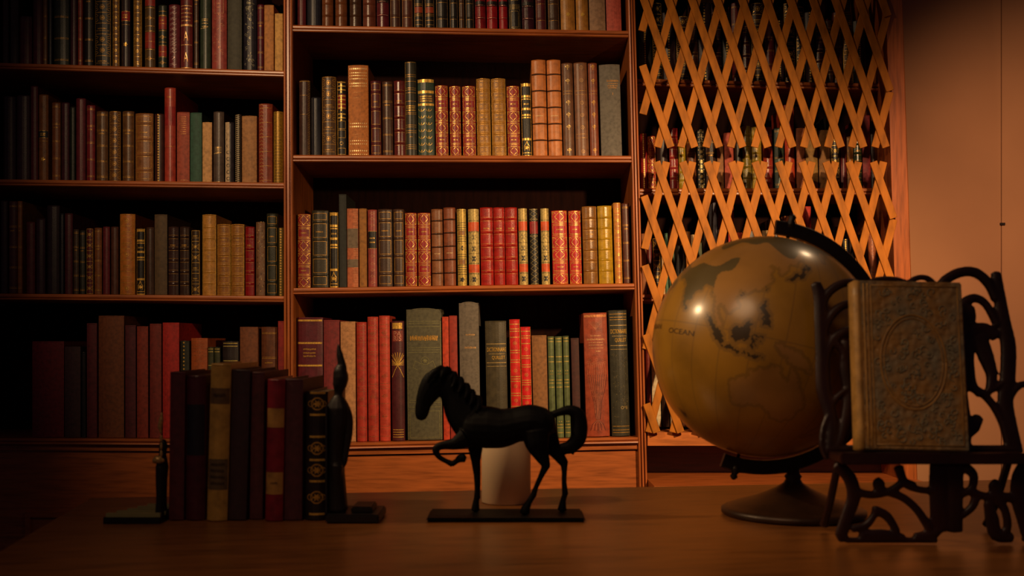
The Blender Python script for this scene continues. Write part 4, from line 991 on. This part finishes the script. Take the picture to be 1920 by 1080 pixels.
# ------------------------------------------------------------ globe
GC = Vector((U(1431, 0, 1.465).x, 1.465, U(0, 650, 1.465).z)); GR_ = .1512
gl = thing('globe', 'Antique brown desk globe with dark meridian arm on a flared foot, before the trellis', 'globe', (GC.x, GC.y, TZ))
ROT = Matrix.Rotation(math.radians(13), 4, 'Y') @ Matrix.Rotation(math.radians(-1), 4, 'X')
LON0 = 138.5
def sph(lon, lat, r=GR_):
    dl = math.radians(lon-LON0); la = math.radians(lat)
    return Vector((math.sin(dl)*math.cos(la), -math.cos(dl)*math.cos(la), math.sin(la)))*r
LAND = {
 'asia': [(40, 68), (60, 72), (80, 75), (105, 78), (130, 73), (160, 70), (180, 68), (190, 65), (178, 62), (163, 58), (157, 51), (155, 58), (140, 58), (135, 54), (141, 52), (135, 44), (129, 41), (129, 36), (126, 34), (125, 39), (121, 40), (118, 38), (122, 36), (120, 33), (122, 30), (119, 25), (114, 22), (108, 21), (106, 18), (109, 13), (106, 9), (102, 13), (100, 13), (99, 9), (103, 4), (104, 1), (101, 3), (98, 9), (97, 16), (94, 17), (91, 22), (87, 21), (82, 16), (80, 12), (78, 8), (75, 13), (73, 18), (72, 21), (67, 24), (58, 25), (56, 27), (50, 30), (48, 29), (52, 24), (56, 26), (59, 22), (52, 16), (44, 12), (38, 22), (34, 28), (36, 36), (28, 38), (30, 45), (40, 47), (30, 60)],
 'africa': [(33, 30), (38, 20), (43, 11), (51, 12), (47, 4), (40, -4), (40, -15), (35, -22), (31, -30), (20, -34), (12, -18), (9, 0), (10, 30)],
 'madagascar': [(49, -12), (50, -16), (47, -25), (44, -24), (44, -17)],
 'ceylon': [(80, 9.5), (82, 7.5), (80.5, 6), (79.8, 8)],
 'sumatra': [(95, 5.7), (97.5, 5.2), (100.5, 2), (103.5, 0), (106, -3), (105.8, -5.8), (104.3, -5.8), (102, -4), (100, -.8), (98, 2)],
 'java': [(105.2, -6.2), (108.5, -6.6), (111, -6.4), (114.4, -7.6), (114.4, -8.7), (110, -8.2), (106.4, -7.4)],
 'lesser': [(115, -8.2), (119, -8.2), (123, -8.3), (127, -8.5), (124, -10), (119, -9), (115.5, -8.9)],
 'borneo': [(109, 1.8), (111.5, 2.5), (113.5, 3.5), (116, 6), (117, 7), (119, 5), (117.8, 2), (118.8, 1), (117, -1), (116, -3.6), (114, -3.6), (111.5, -3.2), (110, -2), (109, .3)],
 'celebes': [(119.5, -5.5), (119, -3), (119.8, 0), (121, 1.2), (124.5, 1.6), (124.5, .6), (121, .3), (120.5, -1), (123, -1), (121.5, -2.2), (123, -4.5), (121.5, -4.5), (121, -3), (120.4, -5.5)],
 'philippines': [(120.5, 18.5), (122.2, 18.4), (122, 15), (124, 13), (125.8, 9), (126.3, 7), (124, 6), (122.5, 8), (123.5, 9.5), (122, 12), (120.3, 14.5)],
 'guinea': [(131, -.8), (134, -1), (135, -3), (138, -1.7), (143, -3.5), (147.5, -6), (148, -8), (150.7, -10.5), (147, -9.8), (143, -8.8), (139, -8), (138, -6), (133, -4), (131.5, -2)],
 'australia': [(114, -22), (119, -20), (122, -18), (126, -14), (129, -15), (131, -12), (135.5, -12), (136, -15), (140.5, -17.5), (142, -11), (145, -15), (147, -19), (151, -24), (153.4, -28), (151, -34), (147, -38), (140, -38), (137, -35), (131, -31.5), (124, -33), (118, -35), (115, -34), (113.5, -26)],
 'japan': [(130.5, 31), (132, 34), (136, 37), (140, 41), (141, 45), (145, 43), (141.5, 41), (141, 36), (137, 34.5), (134, 33)],
 'formosa': [(120.2, 23), (121.5, 25.2), (121.6, 23)], 'hainan': [(108.8, 19), (111, 20), (110, 18.3)],
 'zealand': [(173, -35), (178, -38), (175, -41.5), (171, -44), (167, -46), (172, -41)],
 'kerguelen': [(68, -47), (73, -47), (73, -51), (68, -51)], 'alaska': [(190, 66), (200, 71), (220, 70), (225, 58), (205, 58), (195, 60)], 'arctic': [(0, 80), (60, 80), (100, 81), (60, 86), (0, 86)]}
DARK = {'sumatra': 3, 'borneo': 3, 'java': 3, 'celebes': 3, 'hainan': 3, 'formosa': 3, 'japan': 3, 'ceylon': 3, 'kerguelen': 3, 'lesser': 3, 'philippines': 3}
import numpy as np
NLO, NLA = 600, 300
LO = LON0-180+(np.arange(NLO)+.5)*360/NLO; LA = -90+(np.arange(NLA)+.5)*180/NLA
GLO, GLA = np.meshgrid(LO, LA)
wob = 1.1*np.sin(GLO*.9+GLA*.5)+.8*np.sin(GLO*2.1-GLA*1.7)+.5*np.sin(GLO*4.3+GLA*3.9)
xlo = GLO+wob*.55; xla = GLA+.45*np.roll(wob, 17, axis=1)
idx = np.zeros(GLO.shape, int)
def inside(poly):
    c = np.zeros(GLO.shape, bool); n = len(poly)
    for i in range(n):
        x1_, y1_ = poly[i]; x2_, y2_ = poly[(i+1) % n]
        if y1_ == y2_: continue
        cond = ((y1_ > xla) != (y2_ > xla)) & (xlo < (x2_-x1_)*(xla-y1_)/(y2_-y1_)+x1_)
        c ^= cond
    return c
land = np.zeros(GLO.shape, bool)
for nme, poly in LAND.items():
    for sh in (0, 360, -360):
        msk = inside([(a_+sh, b_) for a_, b_ in poly]); land |= msk
        idx[msk] = DARK.get(nme, 2)
coast = land.copy()
for dy_ in (-2, -1, 0, 1, 2):
    for dx_ in (-2, -1, 0, 1, 2): coast |= np.roll(np.roll(land, dy_, 0), dx_, 1)
idx[(idx == 0) & coast] = 1
w2 = 4*np.sin(GLO*.11)+3*np.sin(GLO*.23+GLA*.17+1)
north = (idx == 2) & ((GLA+w2 > 54) | ((GLO+w2 < 92) & (GLA+.8*w2 < 36)))
idx[north] = 4
grat = (idx == 0) & ((np.abs((GLO % 15)-7.5) > 7.28) | (np.abs((GLA % 15)-7.5) > 7.28) | (np.abs(GLA-1.2) < .3))
idx[grat] = 1
vs = []
for j in range(NLA+1):
    la = math.radians(-90+180*j/NLA)
    for i in range(NLO):
        dl = math.radians(-180+360*i/NLO); vs.append((math.sin(dl)*math.cos(la)*GR_, -math.cos(dl)*math.cos(la)*GR_, math.sin(la)*GR_))
fs = [(j*NLO+i, j*NLO+(i+1) % NLO, (j+1)*NLO+(i+1) % NLO, (j+1)*NLO+i) for j in range(NLA) for i in range(NLO)]
me = bpy.data.meshes.new('sphere'); me.from_pydata(vs, [], fs); me.polygons.foreach_set('material_index', idx.ravel().astype('int32')); me.polygons.foreach_set('use_smooth', np.ones(len(fs), bool))
gm = [mat('map', 'b08028', .35), mat('map', '98702c', .35), mat('map', 'ae7e3c', .35), mat('map', '45341a', .35), mat('map', '6a5a34', .35)]
sp = link('sphere', me, gm, gl); LOC = GC-Vector(gl.location)
sp.matrix_local = Matrix.Translation(LOC) @ ROT
# map lettering
V_, F_ = [], []
for wd, lo0, lo1, la0 in (('INDIAN', 44, 62, -3.8), ('OCEAN', 71, 90, -5.2)):
    tv, tf = text_tris(wd); n = len(V_)
    V_ += [tuple(sph(lo0+(lo1-lo0)*x, la0+2.6*y, GR_+.0003)) for x, y in tv]; F_ += [tuple(n+i for i in f) for f in tf]
me = bpy.data.meshes.new('map_lettering'); me.from_pydata(V_, [], F_)
o = link('map_lettering', me, mat('map', '2c1c0c', .4), gl); o.matrix_local = Matrix.Translation(LOC) @ ROT
# meridian arm: flat half ring on the right side
bm = bmesh.new(); n = 60; rows = []
for i in range(n+1):
    a_ = math.radians(-97+194*i/n)
    c_ = Vector((math.cos(a_), 0, math.sin(a_)))
    rows.append([bm.verts.new(c_*r0+Vector((0, q, 0))) for r0, q in ((.1555, -.005), (.1735, -.005), (.1755, 0), (.1735, .005), (.1555, .005))])
for a_, b_ in zip(rows, rows[1:]):
    for j in range(5): bm.faces.new((a_[j], a_[(j+1) % 5], b_[(j+1) % 5], b_[j]))
bm.faces.new(rows[0]); bm.faces.new(rows[-1][::-1])
GD = mat('bronze', '22140c', .4)
arm = o = bmobj('meridian_arm', bm, GD, gl); o.matrix_local = Matrix.Translation(LOC) @ ROT
for nme, sg in (('lower_pivot', -1), ('upper_pivot', 1)):
    bm = bmesh.new(); lathe(bm, [(.002, sg*.150), (.003, sg*.1665), (.0065, sg*.168), (.007, sg*.174), (.004, sg*.179), (.0055, sg*.183), (.002, sg*.187)][::sg], n=16)
    o = bmobj(nme, bm, GD, arm, True)
bx = U(1487, 0, 1.465).x-GC.x
bm = bmesh.new()
lathe(bm, [(.094, .0006), (.097, .003), (.097, .008), (.092, .011), (.086, .012), (.078, .016), (.055, .023), (.036, .031), (.022, .038), (.013, .044), (.010, .049), (.012, .053), (.0095, .056), (.0085, .0665)], (bx, 0, 0), 56)
bmobj('foot', bm, mat('bronze', '3a2412', .42), gl, True)

# ------------------------------------------------------------ carved stand with its book
SY_ = 1.277
st = thing('book_stand', 'Dark carved openwork wooden book stand at the right edge of the table', 'stand', (U(1730, 0, SY_).x, SY_, TZ))
ks = SY_/F
def W(px, py, dy=0, lean=True):
    q = U(px, py, SY_); q.y += dy
    if lean and py < 846: q.y += (846-py)*ks*.17
    return q
def wt(bm, pts, rad, dy=0, n=10): tube(bm, [W(x, y, dy) for x, y in pts], [((r_*1.14*ks, .0045) if not isinstance(r_, tuple) else r_) for r_ in rad], n)
CW = mat('wood', '2c110a', .42, stretch=(3, 3, 3))
bm = bmesh.new()
wt(bm, [(1545, 528), (1552, 560), (1552, 610), (1551, 670), (1550, 730), (1560, 775), (1562, 810), (1556, 850)], [9, 12, 13, 13, 14, 12, 12, 14])
wt(bm, [(1560, 770), (1545, 800), (1540, 835), (1550, 860)], [4, 4, 4, 4])
wt(bm, [(1553, 585), (1562, 555), (1583, 535), (1612, 526), (1640, 535)], [8, 8, 8, 7, 7])
wt(bm, [(1553, 640), (1562, 605), (1585, 577), (1612, 568), (1640, 575)], [7, 8, 8, 7, 6])
wt(bm, [(1554, 690), (1562, 655), (1580, 632), (1605, 622), (1635, 630)], [7, 8, 10, 10, 8])
wt(bm, [(1600, 640), (1596, 690), (1602, 740), (1590, 790), (1575, 830), (1560, 848)], [12, 14, 16, 12, 10, 8])
wt(bm, [(1575, 640), (1590, 660), (1588, 675)], [5, 8, 3])
wt(bm, [(1562, 760), (1580, 740), (1597, 730)], [7, 6, 6])
wt(bm, [(1620, 560), (1650, 528), (1690, 522), (1725, 532), (1740, 545)], [5, 7, 7, 7, 6])
wt(bm, [(1715, 535), (1735, 520), (1755, 517), (1770, 528), (1772, 545)], [5, 5, 5, 6, 6])
wt(bm, [(1893, 508), (1896, 540), (1900, 600), (1906, 650), (1900, 710), (1892, 755), (1896, 800), (1902, 850)], [9, 10, 13, 14, 14, 14, 14, 16])
wt(bm, [(1895, 755), (1908, 735), (1925, 722), (1945, 722)], [9, 7, 6, 6])
wt(bm, [(1775, 545), (1795, 522), (1825, 507), (1855, 508), (1878, 530), (1890, 560)], [7, 9, 9, 9, 9, 9])
wt(bm, [(1815, 600), (1826, 570), (1848, 557), (1870, 570), (1888, 610)], [10, 10, 8, 7, 7])
wt(bm, [(1835, 575), (1836, 595), (1826, 618), (1838, 612)], [11, 12, 8, 3])
wt(bm, [(1815, 640), (1840, 622), (1865, 618), (1884, 632)], [14, 14, 12, 9])
wt(bm, [(1850, 630), (1862, 670), (1870, 705), (1862, 735)], [16, 14, 10, 6])
wt(bm, [(1828, 640), (1830, 680), (1832, 720), (1845, 742)], [14, 8, 8, 6])
wt(bm, [(1818, 725), (1845, 735), (1868, 760), (1884, 795), (1892, 835)], [7, 7, 7, 7, 8])
wt(bm, [(1862, 735), (1880, 725), (1895, 715)], [6, 6, 6])
wt(bm, [(1815, 815), (1828, 800), (1840, 782)], [9, 13, 9])
for y_ in (846,): wt(bm, [(1550, 843), (1640, 843), (1740, 843), (1905, 843)], [8, 8, 8, 8])
wt(bm, [(1800, 560), (1808, 640), (1806, 720), (1810, 800), (1806, 845)], [12, 16, 14, 14, 12])
wt(bm, [(1640, 540), (1636, 640), (1640, 760), (1636, 845)], [10, 12, 12, 12])
o = fuse(bmobj('carved_back', bm, CW, st), .0016, 2); o.location = -Vector(st.location)
bm = bmesh.new(); a_, b_ = U(1552, 0, SY_).x, U(1903, 0, SY_).x; z_ = W(0, 846).z
box(bm, a_, b_, SY_-.048, SY_+.006, z_-.009, z_); box(bm, a_, b_, SY_-.052, SY_-.047, z_-.010, z_+.003)
bmesh.ops.bevel(bm, geom=list(bm.edges), offset=.0012, segments=2, affect='EDGES')
o = bmobj('ledge', bm, CW, st); o.location = -Vector(st.location)
bm = bmesh.new()
def lo(pts, rad):
    P_ = [W(x, y, -.025, False) for x, y in pts]
    for q, r_ in zip(P_, rad): q.z = max(q.z, TZ+r_*1.14*ks*1.3)
    tube(bm, P_, [(r_*1.14*ks, .004) for r_ in rad], 10)
lo([(1556, 866), (1580, 890), (1588, 925), (1575, 965), (1565, 1000), (1572, 1018)], [10, 12, 12, 11, 11, 12])
lo([(1905, 866), (1893, 890), (1890, 925), (1900, 965), (1908, 1000), (1902, 1018)], [12, 14, 13, 12, 12, 12])
lo([(1742, 866), (1744, 930), (1748, 980), (1746, 1018)], [14, 16, 18, 22]); lo([(1775, 866), (1774, 940), (1772, 1018)], [14, 14, 16])
lo([(1670, 870), (1682, 900), (1706, 912), (1735, 915)], [9, 7, 6, 6]); lo([(1590, 915), (1620, 922), (1655, 915), (1680, 900), (1700, 905)], [7, 7, 7, 7, 6])
lo([(1636, 918), (1634, 900), (1634, 892)], [9, 11, 5]); lo([(1655, 918), (1680, 928), (1705, 950), (1728, 985)], [7, 7, 7, 8])
lo([(1585, 985), (1610, 978), (1625, 960), (1630, 945)], [6, 7, 6, 8]); lo([(1600, 1000), (1640, 1000), (1680, 1000)], [10, 11, 6])
lo([(1628, 950), (1650, 962), (1668, 990)], [8, 8, 6]); lo([(1575, 1014), (1640, 1012), (1740, 1015)], [5, 5, 5])
lo([(1700, 1005), (1730, 995), (1745, 985)], [8, 10, 8]); lo([(1790, 870), (1808, 885), (1805, 910), (1788, 920)], [10, 8, 7, 7])
lo([(1800, 915), (1830, 925), (1860, 925), (1885, 930)], [7, 7, 8, 8]); lo([(1850, 922), (1848, 905), (1848, 895)], [11, 12, 5])
lo([(1788, 960), (1805, 945), (1812, 930)], [6, 7, 8]); lo([(1850, 930), (1866, 950), (1870, 985), (1850, 1005)], [10, 7, 7, 8])
lo([(1835, 935), (1842, 965), (1850, 1000), (1880, 1008)], [8, 12, 12, 8])
o = fuse(bmobj('carved_front', bm, CW, st), .0016, 2); o.location = -Vector(st.location)
for x in (1575, 1895):
    bm = bmesh.new()
    tube(bm, [W(x, 860, .004, False), W(x, 940, .035, False), W(x, 988, .058, False), Vector((W(x, 0, 0, False).x, SY_+.064, TZ+.008))], [.005, .005, .005, .006], 8)
    o = bmobj('rear_leg', bm, CW, st); o.location = -Vector(st.location)

# the old embossed book on the stand
bw, bh, bt = 207*ks*.985, .2005, .026
bk2 = thing('book', 'Tan and grey embossed old book with an oval panel, leaning on the carved stand', 'book', (0, 0, 0))
def rbox(bm, x0, x1, y0, y1, z0, z1, b=.002):
    bb = bmesh.new(); box(bb, x0, x1, y0, y1, z0, z1); bmesh.ops.bevel(bb, geom=list(bb.edges), offset=b, segments=3, affect='EDGES')
    m_ = bpy.data.meshes.new('t'); bb.to_mesh(m_); bb.free(); bm.from_mesh(m_); bpy.data.meshes.remove(m_)
EM = mat('embossed', 'a87c40', .5, '8a8268'); ET = mat('leather', 'b08444', .4)
bm = bmesh.new(); rbox(bm, -bw/2+.008, bw/2, 0, .0032, 0, bh, .0015); rbox(bm, -bw/2+.008, bw/2, bt-.0032, bt, 0, bh, .0015)
bmobj('cover', bm, EM, bk2)
bm = bmesh.new(); tube(bm, [(-bw/2+.007, bt/2, .001), (-bw/2+.007, bt/2, bh/2), (-bw/2+.007, bt/2, bh-.001)], [(.007, bt/2+.0005)]*3, 16)
bmobj('spine', bm, ET, bk2, True)
bm = bmesh.new(); box(bm, -bw/2+.010, bw/2-.004, .0034, bt-.0034, .003, bh-.003); bmobj('pages', bm, mat('paper', '7a3a20', .8, sx=2), bk2)
bm = bmesh.new()
def fl(pts, r_): tube(bm, [(x, -.0002, z) for x, z in pts], [(r_, .0011)]*len(pts), 6, 3)
def oval(a_, b_, r_, cx=.004, cz=bh*.515, n=28): fl([(cx+a_*math.cos(2*PI*i/n), cz+b_*math.sin(2*PI*i/n)) for i in range(n+1)], r_)
oval(.0385, .056, .0014); oval(.0345, .052, .0007)
for x in (-bw/2+.013, -bw/2+.0175): fl([(x, .004), (x, bh/2), (x, bh-.004)], .0011)
fc = [(-bw/2+.0215, .006), (-bw/2+.0215, bh-.006), (bw/2-.006, bh-.006), (bw/2-.006, .006)]
for i in range(4): fl([fc[i], fc[(i+1) % 4]], .0007)
bmobj('oval_border', bm, ET, bk2, True)
bm = bmesh.new(); rq = random.Random(5)
for i in range(170):
    x, z = rq.uniform(-bw/2+.026, bw/2-.01), rq.uniform(.009, bh-.009)
    e_ = ((x-.004)/.0365)**2+((z-bh*.515)/.054)**2
    if .82 < e_ < 1.3: continue
    s0 = rq.uniform(.003, .0065); a0 = rq.uniform(0, 6.28); d_ = rq.choice((-1, 1))
    fl([(x+s0*(1-k_/9)*math.cos(a0+d_*k_*.75), z+s0*(1-k_/9)*math.sin(a0+d_*k_*.75)) for k_ in range(8)], .0006)
bmobj('scroll_relief', bm, mat('leather', '948a6c', .45), bk2, True)
zc = W(0, 846).z+.0005
bk2.location = (U(1706, 0, SY_-.03).x, SY_-.042, zc+.0048); bk2.rotation_euler = (math.radians(-9.4), math.radians(1.2), 0)
